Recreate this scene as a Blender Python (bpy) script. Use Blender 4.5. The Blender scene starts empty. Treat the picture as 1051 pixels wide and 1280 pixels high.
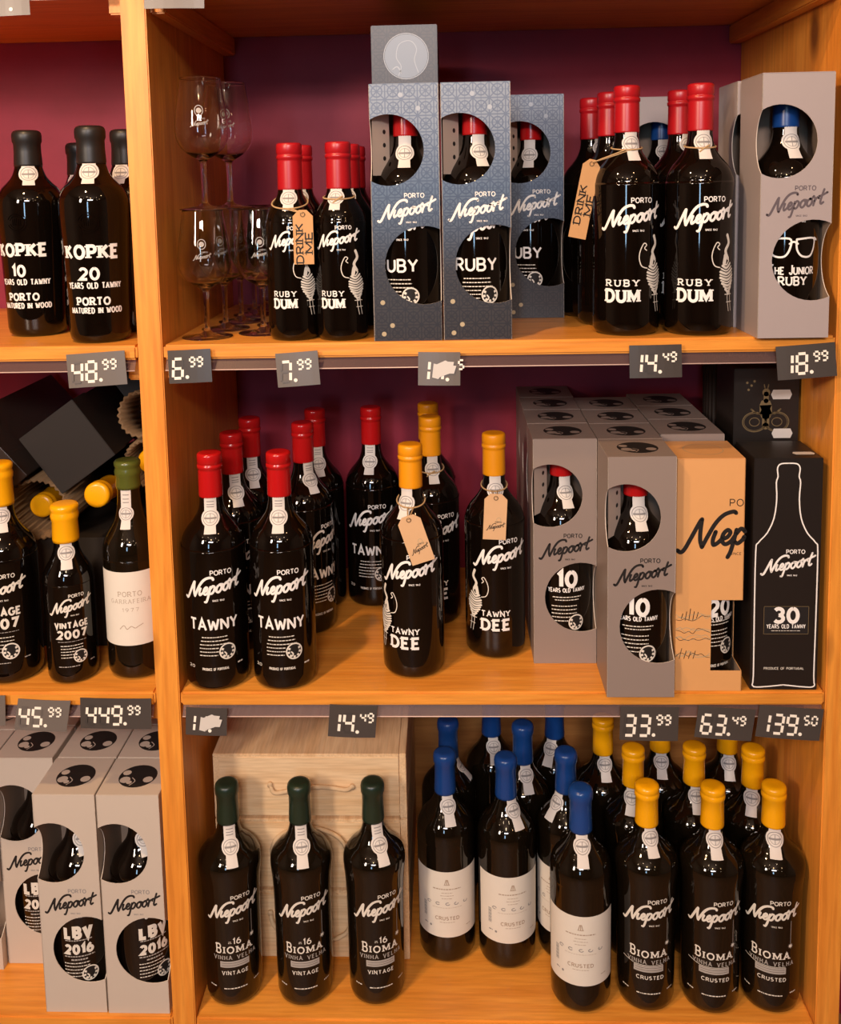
import bpy, bmesh, math, random
from math import sin, cos, pi, radians as R
from mathutils import Vector, Matrix
from mathutils.geometry import tessellate_polygon
random.seed(7)
S = bpy.context.scene
COL = S.collection
ZM = 0.87                       # height of the middle shelf board above the floor
ZT, ZB, ZC = ZM + 0.477, ZM - 0.4867, ZM + 0.9298   # top board, bottom board, underside of the uppermost board
W, T, D = 0.865, 0.0323, 0.4362                     # bay width, upright thickness, depth

# ---------------------------------------------------------------- camera
cam_d = bpy.data.cameras.new('camera'); cam = bpy.data.objects.new('camera', cam_d); COL.objects.link(cam); S.camera = cam
yaw, pit, rol = -0.03638, 0.11682, -0.01966
fw = Vector((sin(yaw)*cos(pit), cos(yaw)*cos(pit), -sin(pit)))
rt = Vector((cos(yaw), -sin(yaw), 0)); up = rt.cross(fw)
rt2 = cos(rol)*rt + sin(rol)*up; up2 = -sin(rol)*rt + cos(rol)*up
mw = Matrix((rt2, up2, -fw)).transposed().to_4x4(); mw.translation = Vector((0.3724, -1.2547, ZM + 0.6771))
cam.matrix_world = mw
cam_d.sensor_fit = 'VERTICAL'; cam_d.sensor_height = 36; cam_d.sensor_width = 36
cam_d.lens = 1231.5/1280*36
cam_d.shift_x = (525.5 - 515.11)/1280
cam_d.shift_y = (376.1 - 640)/1280
cam_d.clip_start = 0.05

# ---------------------------------------------------------------- light
w = bpy.data.worlds.new('room_ambience'); S.world = w; w.use_nodes = True
bg = w.node_tree.nodes['Background']; bg.inputs[0].default_value = (1.0, 0.52, 0.30, 1); bg.inputs[1].default_value = 0.018
def spot(name, loc, target, power, color, radius=0.03, angle=80, blend=0.6):
    d = bpy.data.lights.new(name, 'SPOT'); d.energy = power; d.color = color; d.shadow_soft_size = radius
    d.spot_size = R(angle); d.spot_blend = blend
    o = bpy.data.objects.new(name, d); COL.objects.link(o); o.location = loc
    o.rotation_euler = (Vector(target) - Vector(loc)).to_track_quat('-Z', 'Y').to_euler(); return o
def area(name, loc, target, power, color, sx, sy):
    d = bpy.data.lights.new(name, 'AREA'); d.energy = power; d.color = color; d.shape = 'RECTANGLE'; d.size = sx; d.size_y = sy
    o = bpy.data.objects.new(name, d); COL.objects.link(o); o.location = loc
    o.rotation_euler = (Vector(target) - Vector(loc)).to_track_quat('-Z', 'Y').to_euler(); return o
WARM = (1.0, 0.62, 0.30)
spot('ceiling_spot', (-0.31, -0.78, ZM+1.78), (0.35, 0.1, ZM-0.1), 66, WARM, 0.035, 95)
spot('ceiling_spot', (1.02, -0.95, ZM+1.78), (0.45, 0.1, ZM), 6, WARM, 0.035, 95)
spot('ceiling_spot', (0.30, -2.3, ZM+1.78), (0.4, 0.2, ZM+0.2), 16, WARM, 0.05, 80)
spot('ceiling_spot', (1.7, -2.2, ZM+1.7), (0.5, 0.2, ZM+0.2), 4, WARM, 0.05, 80)
for px_, py_ in ((-1.1, -1.7), (-0.2, -1.75), (0.95, -1.8), (-0.7, -2.6), (0.9, -2.9), (0.1, -3.4), (-1.4, -3.2), (1.9, -3.3)):     # the shop's rows of small ceiling lamps
    spot('ceiling_spot', (px_, py_, ZM+1.80), (0.4, 0.2, ZM+0.1), 2.6, (1.0, 0.74, 0.48), 0.025, 100)
area('shop_window', (-1.05, -2.2, ZM+1.30), (0.3, 0.2, ZM+0.1), 42, (1.0, 0.80, 0.64), 0.26, 0.55)
area('shop_window', (0.30, -2.7, ZM+1.50), (0.4, 0.3, ZM+0.7), 46, (1.0, 0.88, 0.86), 0.8, 0.20)
area('shop_window', (-0.12, -3.8, ZM+0.85), (0.3, 0.2, ZM+0.5), 16, (0.45, 0.72, 1.0), 0.22, 1.0)
spot('ceiling_spot', (0.2, -2.9, ZM+1.78), (0.3, -4.4, ZM+0.6), 22, (1.0, 0.78, 0.52), 0.05, 150)  # added lamp: brightens the unseen front wall for the glasses to reflect
S.view_settings.view_transform = 'Standard'; S.view_settings.look = 'None'
S.view_settings.exposure = -0.14; S.view_settings.gamma = 1.0; S.view_settings.use_curve_mapping = False

# ---------------------------------------------------------------- materials
def new_mat(name):
    m = bpy.data.materials.new(name); m.use_nodes = True
    return m, m.node_tree.nodes, m.node_tree.links, m.node_tree.nodes['Principled BSDF']
def plain(name, col, rough=0.5, spec=0.5, metal=0.0, noise=0.0, coat=0.0):
    m, n, l, p = new_mat(name)
    p.inputs['Base Color'].default_value = (*col, 1); p.inputs['Roughness'].default_value = rough
    p.inputs['Specular IOR Level'].default_value = spec; p.inputs['Metallic'].default_value = metal
    p.inputs['Coat Weight'].default_value = coat; p.inputs['Coat Roughness'].default_value = 0.08
    if noise:
        tc = n.new('ShaderNodeTexCoord'); no = n.new('ShaderNodeTexNoise'); no.inputs['Scale'].default_value = 60; no.inputs['Detail'].default_value = 5
        mx = n.new('ShaderNodeMix'); mx.data_type = 'RGBA'
        mx.inputs[6].default_value = (*[c*(1-noise) for c in col], 1); mx.inputs[7].default_value = (*[min(1, c*(1+noise)) for c in col], 1)
        l.new(tc.outputs['Object'], no.inputs['Vector']); l.new(no.outputs['Fac'], mx.inputs[0]); l.new(mx.outputs[2], p.inputs['Base Color'])
    return m
def wood(name, axis, light, dark, rough=0.42, knots=True, scale=1.0):
    m, n, l, p = new_mat(name)
    tc = n.new('ShaderNodeTexCoord'); mp = n.new('ShaderNodeMapping')
    sc = [14*scale]*3; sc['XYZ'.index(axis)] = 0.9*scale; mp.inputs['Scale'].default_value = sc
    l.new(tc.outputs['Object'], mp.inputs['Vector'])
    no = n.new('ShaderNodeTexNoise'); no.inputs['Scale'].default_value = 2.2; no.inputs['Detail'].default_value = 7; no.inputs['Distortion'].default_value = 1.3
    l.new(mp.outputs[0], no.inputs['Vector'])
    fine = n.new('ShaderNodeTexNoise'); fine.inputs['Scale'].default_value = 16; fine.inputs['Detail'].default_value = 3
    l.new(mp.outputs[0], fine.inputs['Vector'])
    rp = n.new('ShaderNodeValToRGB'); e = rp.color_ramp.elements
    e[0].position = 0.34; e[0].color = (*dark, 1); e[1].position = 0.60; e[1].color = (*light, 1)
    l.new(no.outputs['Fac'], rp.inputs['Fac'])
    mx = n.new('ShaderNodeMix'); mx.data_type = 'RGBA'; mx.blend_type = 'MULTIPLY'; mx.inputs[0].default_value = 0.35
    r2 = n.new('ShaderNodeValToRGB'); r2.color_ramp.elements[0].position = 0.35; r2.color_ramp.elements[0].color = (0.62, 0.55, 0.5, 1); r2.color_ramp.elements[1].position = 0.6
    l.new(fine.outputs['Fac'], r2.inputs['Fac']); l.new(rp.outputs[0], mx.inputs[6]); l.new(r2.outputs[0], mx.inputs[7])
    out = mx.outputs[2]
    if knots:
        mk = n.new('ShaderNodeMapping'); ks = [4.6]*3; ks['XYZ'.index(axis)] = 2.4; mk.inputs['Scale'].default_value = ks; mk.inputs['Location'].default_value = (.37, .11, .62)
        l.new(tc.outputs['Object'], mk.inputs['Vector'])
        vo = n.new('ShaderNodeTexVoronoi'); vo.inputs['Scale'].default_value = 1.0; l.new(mk.outputs[0], vo.inputs['Vector'])
        rk = n.new('ShaderNodeValToRGB'); k = rk.color_ramp.elements
        k[0].position = 0.05; k[0].color = (1, 1, 1, 1); k[1].position = 0.11; k[1].color = (0, 0, 0, 1)
        l.new(vo.outputs['Distance'], rk.inputs['Fac'])
        m2 = n.new('ShaderNodeMix'); m2.data_type = 'RGBA'; m2.inputs[7].default_value = (0.13, 0.035, 0.008, 1)
        ml = n.new('ShaderNodeMath'); ml.operation = 'MULTIPLY'; ml.inputs[1].default_value = 0.85
        l.new(rk.outputs[0], ml.inputs[0]); l.new(ml.outputs[0], m2.inputs[0]); l.new(out, m2.inputs[6]); out = m2.outputs[2]
    l.new(out, p.inputs['Base Color']); p.inputs['Roughness'].default_value = rough
    bp = n.new('ShaderNodeBump'); bp.inputs['Strength'].default_value = 0.12; bp.inputs['Distance'].default_value = 0.002
    l.new(fine.outputs['Fac'], bp.inputs['Height']); l.new(bp.outputs[0], p.inputs['Normal'])
    return m
PL, PD = (0.86, 0.335, 0.046), (0.74, 0.25, 0.028)
M = {}
M['pine_z'] = wood('pine_upright', 'Z', PL, PD)
M['pine_x'] = wood('pine_board', 'X', (0.86, 0.345, 0.050), (0.72, 0.25, 0.028), 0.36)
M['pine_y'] = wood('pine_batten', 'Y', PL, PD)
M['pine_back'] = wood('pine_back', 'X', (0.42, 0.19, 0.05), (0.32, 0.13, 0.03), 0.6, False)
M['crate'] = wood('crate_spruce', 'X', (0.92, 0.66, 0.38), (0.82, 0.53, 0.27), 0.6, False, 1.4)
M['crate_y'] = wood('crate_spruce_side', 'Y', (0.92, 0.66, 0.38), (0.82, 0.53, 0.27), 0.6, False, 1.4)
M['floor'] = wood('floor_boards', 'X', (0.35, 0.17, 0.07), (0.22, 0.10, 0.04), 0.5, False)
M['glass_dark'] = plain('dark_bottle_glass', (0.0035, 0.002, 0.0012), 0.045, 0.55)
M['glass_green'] = plain('smoky_bottle_glass', (0.006, 0.0038, 0.0018), 0.06, 0.55)
M['red'] = plain('red_capsule', (0.42, 0.007, 0.012), 0.34, 0.5)
M['red_wax'] = plain('bright_red_capsule', (0.46, 0.007, 0.008), 0.22, 0.5)
M['yellow'] = plain('yellow_wax', (0.90, 0.40, 0.003), 0.26, 0.5)
M['amber'] = plain('amber_capsule', (0.84, 0.31, 0.004), 0.38, 0.5)
M['blue'] = plain('blue_wax', (0.008, 0.052, 0.22), 0.28, 0.5)
M['green'] = plain('olive_wax', (0.085, 0.10, 0.015), 0.25, 0.5)
M['darkgreen'] = plain('dark_green_wax', (0.012, 0.026, 0.014), 0.34, 0.5)
M['black'] = plain('black_wax', (0.012, 0.010, 0.009), 0.42, 0.5)
M['paper'] = plain('seal_paper', (0.70, 0.65, 0.60), 0.6, 0.3)
M['label'] = plain('label_paper', (0.76, 0.70, 0.60), 0.65, 0.3, noise=0.03)
M['ink_grey'] = plain('grey_ink', (0.27, 0.25, 0.24), 0.6, 0.2)
M['ink_brown'] = plain('faded_brown_ink', (0.42, 0.31, 0.22), 0.6, 0.2)
M['ink_black'] = plain('black_ink', (0.02, 0.017, 0.016), 0.5, 0.2)
M['ink_white'] = plain('white_ink', (0.90, 0.86, 0.80), 0.5, 0.3)
M['ink_cream'] = plain('cream_ink', (0.78, 0.72, 0.62), 0.5, 0.3)
M['ink_dim'] = plain('dim_white_ink', (0.42, 0.38, 0.34), 0.5, 0.3)
M['emblem_blue'] = plain('emblem_blue_grey', (0.20, 0.235, 0.29), 0.35, 0.4)
M['ink_mauve'] = plain('mauve_grey_ink', (0.12, 0.095, 0.105), 0.5, 0.3)
M['ink_silver'] = plain('silver_ink', (0.36, 0.40, 0.46), 0.4, 0.4)
M['gold'] = plain('gold_ink', (0.45, 0.36, 0.22), 0.45, 0.4)
M['ink_gold'] = plain('dull_gold_ink', (0.17, 0.12, 0.055), 0.5, 0.4)
M['card_edge'] = plain('cut_board', (0.72, 0.62, 0.52), 0.7)
M['card_in'] = plain('box_inside', (0.30, 0.21, 0.15), 0.75, noise=0.05)
M['card_flap'] = plain('inner_flap_board', (0.55, 0.43, 0.35), 0.7)
M['lvb'] = plain('pale_grey_board', (0.56, 0.48, 0.40), 0.42, noise=0.02)
M['taupe'] = plain('taupe_grey_board', (0.27, 0.21, 0.18), 0.42, noise=0.02)
M['lilac'] = plain('lilac_grey_board', (0.38, 0.32, 0.31), 0.40, noise=0.02)
M['orange_box'] = plain('tan_orange_board', (0.72, 0.36, 0.13), 0.5, noise=0.03)
M['blackbox'] = plain('black_board', (0.014, 0.010, 0.008), 0.38, 0.5)
M['darkboard'] = plain('charcoal_board', (0.022, 0.016, 0.012), 0.5, 0.4)
M['darktin'] = plain('dark_wrapped_board', (0.045, 0.032, 0.026), 0.16, 0.6)
M['corr'] = plain('corrugated_board', (0.20, 0.115, 0.05), 0.8, noise=0.15)
M['tagm'] = plain('kraft_tag', (0.60, 0.32, 0.13), 0.75, noise=0.06)
M['tagp'] = plain('pale_kraft_tag', (0.68, 0.42, 0.22), 0.75, noise=0.05)
M['twine'] = plain('twine', (0.48, 0.30, 0.14), 0.85)
M['rope'] = plain('rope', (0.70, 0.48, 0.27), 0.85, noise=0.2)
M['pcard'] = plain('price_card', (0.062, 0.052, 0.046), 0.34, 0.5)
M['pcard2'] = plain('price_card_grey', (0.15, 0.128, 0.112), 0.34, 0.5)
M['pink'] = plain('price_ink', (0.92, 0.86, 0.74), 0.5)
M['seg_off'] = plain('unused_digit_ink', (0.052, 0.044, 0.039), 0.4)
M['seg_off2'] = plain('unused_digit_ink_light', (0.125, 0.106, 0.094), 0.4)
M['sticker'] = plain('white_sticker', (0.62, 0.58, 0.53), 0.5)
# clear things
m, n, l, p = new_mat('drinking_glass'); M['clear'] = m
p.inputs['Base Color'].default_value = (1, 0.99, 0.97, 1); p.inputs['Roughness'].default_value = 0.0; p.inputs['IOR'].default_value = 1.46; p.inputs['Transmission Weight'].default_value = 1.0
m, n, l, p = new_mat('clear_rail_plastic'); M['rail'] = m
p.inputs['Base Color'].default_value = (0.17, 0.10, 0.095, 1); p.inputs['Roughness'].default_value = 0.35; p.inputs['Specular IOR Level'].default_value = 0.25; p.inputs['Alpha'].default_value = 0.36
M['cream'] = plain('cream_wall_paint', (0.30, 0.22, 0.15), 0.8, noise=0.04)
M['rail_lip'] = plain('rail_lip_plastic', (0.66, 0.47, 0.40), 0.25)
# burgundy wall with scuffs
m, n, l, p = new_mat('burgundy_wall'); M['wall'] = m
tc = n.new('ShaderNodeTexCoord'); no = n.new('ShaderNodeTexNoise'); no.inputs['Scale'].default_value = 5; no.inputs['Detail'].default_value = 8; no.inputs['Roughness'].default_value = 0.7
rp = n.new('ShaderNodeValToRGB'); rp.color_ramp.elements[0].position = .35; rp.color_ramp.elements[0].color = (0.26, 0.007, 0.026, 1); rp.color_ramp.elements[1].position = .75; rp.color_ramp.elements[1].color = (0.34, 0.013, 0.040, 1)
sc = n.new('ShaderNodeTexNoise'); sc.inputs['Scale'].default_value = 34; sc.inputs['Detail'].default_value = 9; sc.inputs['Roughness'].default_value = 0.75
rs = n.new('ShaderNodeValToRGB'); rs.color_ramp.elements[0].position = .67; rs.color_ramp.elements[0].color = (0, 0, 0, 1); rs.color_ramp.elements[1].position = .80; rs.color_ramp.elements[1].color = (.45, .45, .45, 1)
mx = n.new('ShaderNodeMix'); mx.data_type = 'RGBA'; mx.inputs[7].default_value = (0.42, 0.13, 0.14, 1)
for a, b in ((tc.outputs['Object'], no.inputs['Vector']), (no.outputs['Fac'], rp.inputs['Fac']), (tc.outputs['Object'], sc.inputs['Vector']), (sc.outputs['Fac'], rs.inputs['Fac']), (rs.outputs[0], mx.inputs[0]), (rp.outputs[0], mx.inputs[6]), (mx.outputs[2], p.inputs['Base Color'])): l.new(a, b)
p.inputs['Roughness'].default_value = 0.6
# tile-pattern carton: printed lattice on a print that runs from charcoal at the foot to steel blue
m, n, l, p = new_mat('blue_tile_board'); M['tile'] = m
def mth(op, a, b=None, c=None):
    x = n.new('ShaderNodeMath'); x.operation = op
    for i, v in enumerate((a, b, c)):
        if v is None: continue
        if isinstance(v, (int, float)): x.inputs[i].default_value = v
        else: l.new(v, x.inputs[i])
    return x.outputs[0]
tc = n.new('ShaderNodeTexCoord'); sx = n.new('ShaderNodeSeparateXYZ'); l.new(tc.outputs['Object'], sx.inputs[0])
uu = mth('ADD', sx.outputs[0], sx.outputs[1]); K = 1/0.0205
fu = mth('SUBTRACT', mth('FRACT', mth('MULTIPLY', uu, K)), .5); fv = mth('SUBTRACT', mth('FRACT', mth('MULTIPLY', sx.outputs[2], K)), .5)
au = mth('ABSOLUTE', fu); av = mth('ABSOLUTE', fv)
ln = mth('SQRT', mth('ADD', mth('MULTIPLY', fu, fu), mth('MULTIPLY', fv, fv)))
diag = mth('LESS_THAN', mth('ABSOLUTE', mth('SUBTRACT', au, av)), .055)
ring = mth('LESS_THAN', mth('ABSOLUTE', mth('SUBTRACT', ln, .33)), .045)
cros = mth('LESS_THAN', mth('MINIMUM', au, av), .03)
star = mth('LESS_THAN', mth('ADD', au, av), .13)
edge = mth('GREATER_THAN', mth('MAXIMUM', au, av), .46)
pat = mth('MINIMUM', mth('ADD', mth('ADD', diag, ring), mth('ADD', mth('MULTIPLY', cros, .7), mth('ADD', star, edge))), 1.0)
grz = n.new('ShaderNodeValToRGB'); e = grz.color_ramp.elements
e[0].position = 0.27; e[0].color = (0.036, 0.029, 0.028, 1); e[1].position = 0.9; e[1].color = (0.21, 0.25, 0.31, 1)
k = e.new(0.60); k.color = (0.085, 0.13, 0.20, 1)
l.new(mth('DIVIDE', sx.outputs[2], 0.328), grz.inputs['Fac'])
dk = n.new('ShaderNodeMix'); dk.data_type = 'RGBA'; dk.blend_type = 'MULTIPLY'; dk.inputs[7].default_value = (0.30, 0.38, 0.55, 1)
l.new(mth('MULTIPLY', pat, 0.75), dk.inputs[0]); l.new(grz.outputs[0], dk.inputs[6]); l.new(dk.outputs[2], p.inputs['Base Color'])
p.inputs['Roughness'].default_value = 0.38

# ---------------------------------------------------------------- mesh helpers
class MB:
    def __init__(s): s.v = []; s.f = []; s.m = []; s.mats = []
    def mi(s, k):
        if k not in s.mats: s.mats.append(k)
        return s.mats.index(k)
    def add(s, vs, fs, k):
        b = len(s.v); i = s.mi(k); s.v += [tuple(x) for x in vs]
        for f in fs: s.f.append(tuple(b + j for j in f)); s.m.append(i)
    def box(s, x0, x1, y0, y1, z0, z1, k):
        s.add([(x, y, z) for x in (x0, x1) for y in (y0, y1) for z in (z0, z1)], [(0, 1, 3, 2), (4, 6, 7, 5), (0, 4, 5, 1), (2, 3, 7, 6), (0, 2, 6, 4), (1, 5, 7, 3)], k)
    def bbox(s, x0, x1, y0, y1, z0, z1, k, bev=0.002):
        bm = bmesh.new(); bmesh.ops.create_cube(bm, size=1)
        for v in bm.verts: v.co = Vector(((x0+x1)/2 + v.co.x*(x1-x0), (y0+y1)/2 + v.co.y*(y1-y0), (z0+z1)/2 + v.co.z*(z1-z0)))
        bmesh.ops.bevel(bm, geom=bm.edges[:], offset=bev, segments=2, affect='EDGES')
        bm.verts.index_update(); s.add([v.co for v in bm.verts], [[v.index for v in f.verts] for f in bm.faces], k); bm.free()
    def lathe(s, prof, k, seg=40):
        vs = []; fs = []; n_ = len(prof)
        for i in range(seg):
            a = 2*pi*i/seg
            for z, r in prof: vs.append((r*cos(a), r*sin(a), z))
        for i in range(seg):
            j = (i+1) % seg
            for q in range(n_-1): fs.append((i*n_+q, j*n_+q, j*n_+q+1, i*n_+q+1))
        s.add(vs, fs, k)
    def tube(s, pts, r, k, seg=8, closed=False):
        pts = [Vector(q) for q in pts]; n_ = len(pts); vs = []; fs = []; nrm = None
        for i, q in enumerate(pts):
            t = (pts[(i+1) % n_] - pts[i-1]) if closed else (pts[min(i+1, n_-1)] - pts[max(i-1, 0)])
            t.normalize()
            if nrm is None: nrm = t.orthogonal().normalized()
            nrm = (nrm - t*nrm.dot(t)).normalized(); b = t.cross(nrm)
            for j in range(seg):
                a = 2*pi*j/seg; vs.append(q + r*(cos(a)*nrm + sin(a)*b))
        for i in range(n_ if closed else n_-1):
            i2 = (i+1) % n_
            for j in range(seg): j2 = (j+1) % seg; fs.append((i*seg+j, i*seg+j2, i2*seg+j2, i2*seg+j))
        if not closed: fs += [tuple(range(seg))[::-1], tuple((n_-1)*seg + j for j in range(seg))]
        s.add(vs, fs, k)
    def poly(s, outline, f3, k, thick=None, kedge=None):
        """flat polygon (may be non convex), outline in 2d, f3 maps (u, v, depth) to 3d"""
        tris = [list(t) for t in tessellate_polygon([[Vector((u, v, 0)) for u, v in outline]])]
        s.add([f3(u, v, 0) for u, v in outline], tris, k)
        if thick:
            s.add([f3(u, v, thick) for u, v in outline], [t[::-1] for t in tris], 'card_in')
            n_ = len(outline); s.add([f3(u, v, d) for d in (0, thick) for u, v in outline], [(i, (i+1) % n_, n_+(i+1) % n_, n_+i) for i in range(n_)], kedge or k)
    def mesh(s, name, smooth=False):
        me = bpy.data.meshes.new(name); me.from_pydata(s.v, [], s.f); me.update()
        for k in s.mats: me.materials.append(M[k])
        me.polygons.foreach_set('material_index', s.m)
        me.polygons.foreach_set('use_smooth', [smooth]*len(s.f)); me.update()
        return me
CACHE = {}
def cached(key, fn):
    if key not in CACHE: CACHE[key] = fn()
    return CACHE[key]
def obj(name, me, parent=None, loc=(0, 0, 0), rz=0, label=None):
    o = bpy.data.objects.new(name, me); COL.objects.link(o); o.location = loc; o.rotation_euler = (0, 0, rz); o.parent = parent
    if label: o['label'] = label
    return o
def thing(name, label, cat, loc=(0, 0, 0), rz=0, group=None):
    o = obj(name, None, None, loc, rz); o['label'] = label; o['category'] = cat; o.empty_display_size = 0.02
    if group: o['group'] = group
    return o
def structure(o): o['kind'] = 'structure'; return o
def smooth_pts(p, n=5):
    out = []
    for i in range(len(p)-1):
        p0, p1, p2, p3 = p[max(i-1, 0)], p[i], p[i+1], p[min(i+2, len(p)-1)]
        for j in range(n):
            t = j/n; out.append(tuple(.5*((2*b) + (c-a)*t + (2*a-5*b+4*c-d)*t*t + (-a+3*b-3*c+d)*t**3) for a, b, c, d in zip(p0, p1, p2, p3)))
    return out + [tuple(p[-1])]

# ---------------------------------------------------------------- stroke lettering
def arc(cx, cy, rx, ry, a0, a1, n=9):
    return [(cx + rx*cos(R(a0 + (a1-a0)*i/n)), cy + ry*sin(R(a0 + (a1-a0)*i/n))) for i in range(n+1)]
G = {
 'A': (.86, [[(0, 0), (.43, 1), (.86, 0)], [(.17, .34), (.69, .34)]]),
 'B': (.68, [[(0, 0), (0, 1), (.38, 1)] + arc(.38, .76, .25, .24, 90, -90) + [(0, .52)], [(.38, .52)] + arc(.4, .26, .28, .26, 90, -90) + [(0, 0)]]),
 'C': (.8, [arc(.46, .5, .46, .5, 48, 312, 14)]),
 'D': (.76, [[(0, 0), (0, 1), (.3, 1)] + arc(.3, .5, .46, .5, 90, -90, 12) + [(0, 0)]]),
 'E': (.6, [[(.6, 0), (0, 0), (0, 1), (.6, 1)], [(0, .52), (.48, .52)]]),
 'F': (.58, [[(0, 0), (0, 1), (.58, 1)], [(0, .52), (.46, .52)]]),
 'G': (.84, [arc(.46, .5, .46, .5, 48, 340, 14) + [(.86, .46), (.52, .46)]]),
 'H': (.72, [[(0, 0), (0, 1)], [(.72, 0), (.72, 1)], [(0, .52), (.72, .52)]]),
 'I': (.0, [[(0, 0), (0, 1)]]),
 'J': (.5, [[(.5, 1), (.5, .25)] + arc(.25, .25, .25, .25, 0, -170, 7)]),
 'K': (.74, [[(0, 0), (0, 1)], [(.7, 1), (0, .42)], [(.22, .6), (.74, 0)]]),
 'L': (.58, [[(0, 1), (0, 0), (.58, 0)]]),
 'M': (.96, [[(0, 0), (0, 1), (.48, .2), (.96, 1), (.96, 0)]]),
 'N': (.76, [[(0, 0), (0, 1), (.76, 0), (.76, 1)]]),
 'O': (.92, [arc(.46, .5, .46, .5, 90, 450, 20)]),
 'P': (.66, [[(0, 0), (0, 1), (.38, 1)] + arc(.38, .73, .28, .27, 90, -90) + [(0, .46)]]),
 'R': (.72, [[(0, 0), (0, 1), (.38, 1)] + arc(.38, .74, .28, .26, 90, -90) + [(0, .48)], [(.34, .48), (.72, 0)]]),
 'S': (.64, [arc(.32, .75, .3, .25, 40, 250, 9) + arc(.32, .26, .32, .26, 75, -140, 9)]),
 'T': (.76, [[(0, 1), (.76, 1)], [(.38, 1), (.38, 0)]]),
 'U': (.72, [[(0, 1), (0, .34)] + arc(.36, .34, .36, .34, 180, 360, 10) + [(.72, 1)]]),
 'V': (.8, [[(0, 1), (.4, 0), (.8, 1)]]),
 'W': (1.1, [[(0, 1), (.27, 0), (.55, .85), (.83, 0), (1.1, 1)]]),
 'Y': (.78, [[(0, 1), (.39, .48), (.78, 1)], [(.39, .48), (.39, 0)]]),
 'X': (.74, [[(0, 0), (.74, 1)], [(0, 1), (.74, 0)]]),
 '0': (.66, [arc(.33, .5, .33, .5, 90, 450, 18)]),
 '1': (.22, [[(0, .8), (.2, 1), (.2, 0)]]),
 '2': (.62, [arc(.31, .70, .31, .30, 160, -35, 9) + [(0, 0), (.64, 0)]]),
 '3': (.6, [arc(.28, .75, .28, .25, 150, -90, 9), arc(.28, .26, .31, .26, 90, -150, 9)]),
 '4': (.66, [[(.48, 0), (.48, 1), (0, .28), (.68, .28)]]),
 '6': (.62, [arc(.31, .3, .31, .3, 90, 450, 14), [(.02, .36), (.08, .62), (.24, .86), (.44, 1)]]),
 '7': (.6, [[(0, 1), (.6, 1), (.2, 0)]]),
 '8': (.6, [arc(.3, .75, .26, .25, 90, 450, 14), arc(.3, .26, .3, .26, 90, 450, 14)]),
 ' ': (.45, []), '.': (.0, [[(0, 0), (0, .06)]]), '-': (.3, [[(0, .5), (.3, .5)]]),
}
def ribbon(mb, pts, wd, fmap, k, lay=0.0, caps=True, step=0.0022):
    out = [pts[0]]
    for a, b in zip(pts, pts[1:]):
        L = math.dist(a, b)
        if L < 1e-7: continue
        c = max(1, int(L/step))
        for i in range(1, c+1): out.append((a[0] + (b[0]-a[0])*i/c, a[1] + (b[1]-a[1])*i/c))
    P = out; n_ = len(P)
    if n_ < 2: return
    vs = []
    for i in range(n_):
        d0 = (P[i][0]-P[i-1][0], P[i][1]-P[i-1][1]) if i else None
        d1 = (P[i+1][0]-P[i][0], P[i+1][1]-P[i][1]) if i < n_-1 else None
        d0 = d0 or d1; d1 = d1 or d0
        l0 = math.hypot(*d0) or 1; l1 = math.hypot(*d1) or 1
        a = (-d0[1]/l0, d0[0]/l0); b = (-d1[1]/l1, d1[0]/l1)
        mx_, my_ = a[0]+b[0], a[1]+b[1]; q = mx_*mx_ + my_*my_
        if q < .35: mx_, my_ = a; sc_ = 1.0
        else: sc_ = 2/q
        h = wd/2; vs += [(P[i][0] + mx_*sc_*h, P[i][1] + my_*sc_*h), (P[i][0] - mx_*sc_*h, P[i][1] - my_*sc_*h)]
    fs = [(2*i, 2*i+1, 2*i+3, 2*i+2) for i in range(n_-1)]
    mb.add([fmap(u, v, lay) for u, v in vs], [f[::-1] for f in fs], k)
    if caps:
        for e, o in ((P[0], P[1]), (P[-1], P[-2])):
            c = [(e[0] + wd/2*cos(2*pi*j/8), e[1] + wd/2*sin(2*pi*j/8)) for j in range(8)]
            mb.add([fmap(u, v, lay) for u, v in c], [tuple(range(8))], k)
def text_width(t, h, sp): return sum(G[c][0]*h for c in t) + sp*h*(len(t)-1)
def text(mb, t, x, y, h, fmap, k, wd=.16, sp=.34, width=None, serif=0, rot=0, caps=False, first=None):
    """centred on x, base line y, cap height h; width squeezes or stretches to a total width"""
    tw = text_width(t, h, sp); sx_ = (width/tw) if width else 1.0; cur = -tw/2*sx_
    def place(u, v):
        if rot: return (x + u*cos(rot) - v*sin(rot), y + u*sin(rot) + v*cos(rot))
        return (x+u, y+v)
    for ci, c in enumerate(t):
        gw, st = G[c]; hh = h*(first if (first and (ci == 0 or t[ci-1] == ' ')) else 1)
        for si, s in enumerate(st):
            q = [place(cur + px*h*sx_, py*hh) for px, py in s]
            ribbon(mb, q, wd*h, fmap, k, 1e-5*(si+1), caps)
            if serif:
                n_ = len(s)
                for i, (px, py) in enumerate(s):
                    if py in (0, 1):
                        nb = ([s[i-1]] if i else []) + ([s[i+1]] if i < n_-1 else [])
                        if any(abs(b[1]-py) > .3 and abs(b[0]-px) < .5 for b in nb):
                            if c == 'T' and py == 1: continue
                            sw_ = serif*(.62 if c in 'T1' else 1)
                            cc = [place(cur + (px+dx)*h*sx_, (py + (.05 if py == 0 else -.05))*hh) for dx in (-sw_*1.3, sw_*1.3)]
                            ribbon(mb, cc, .12*h, fmap, k, 3e-5, False)
        cur += (gw + sp)*h*sx_
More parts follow.
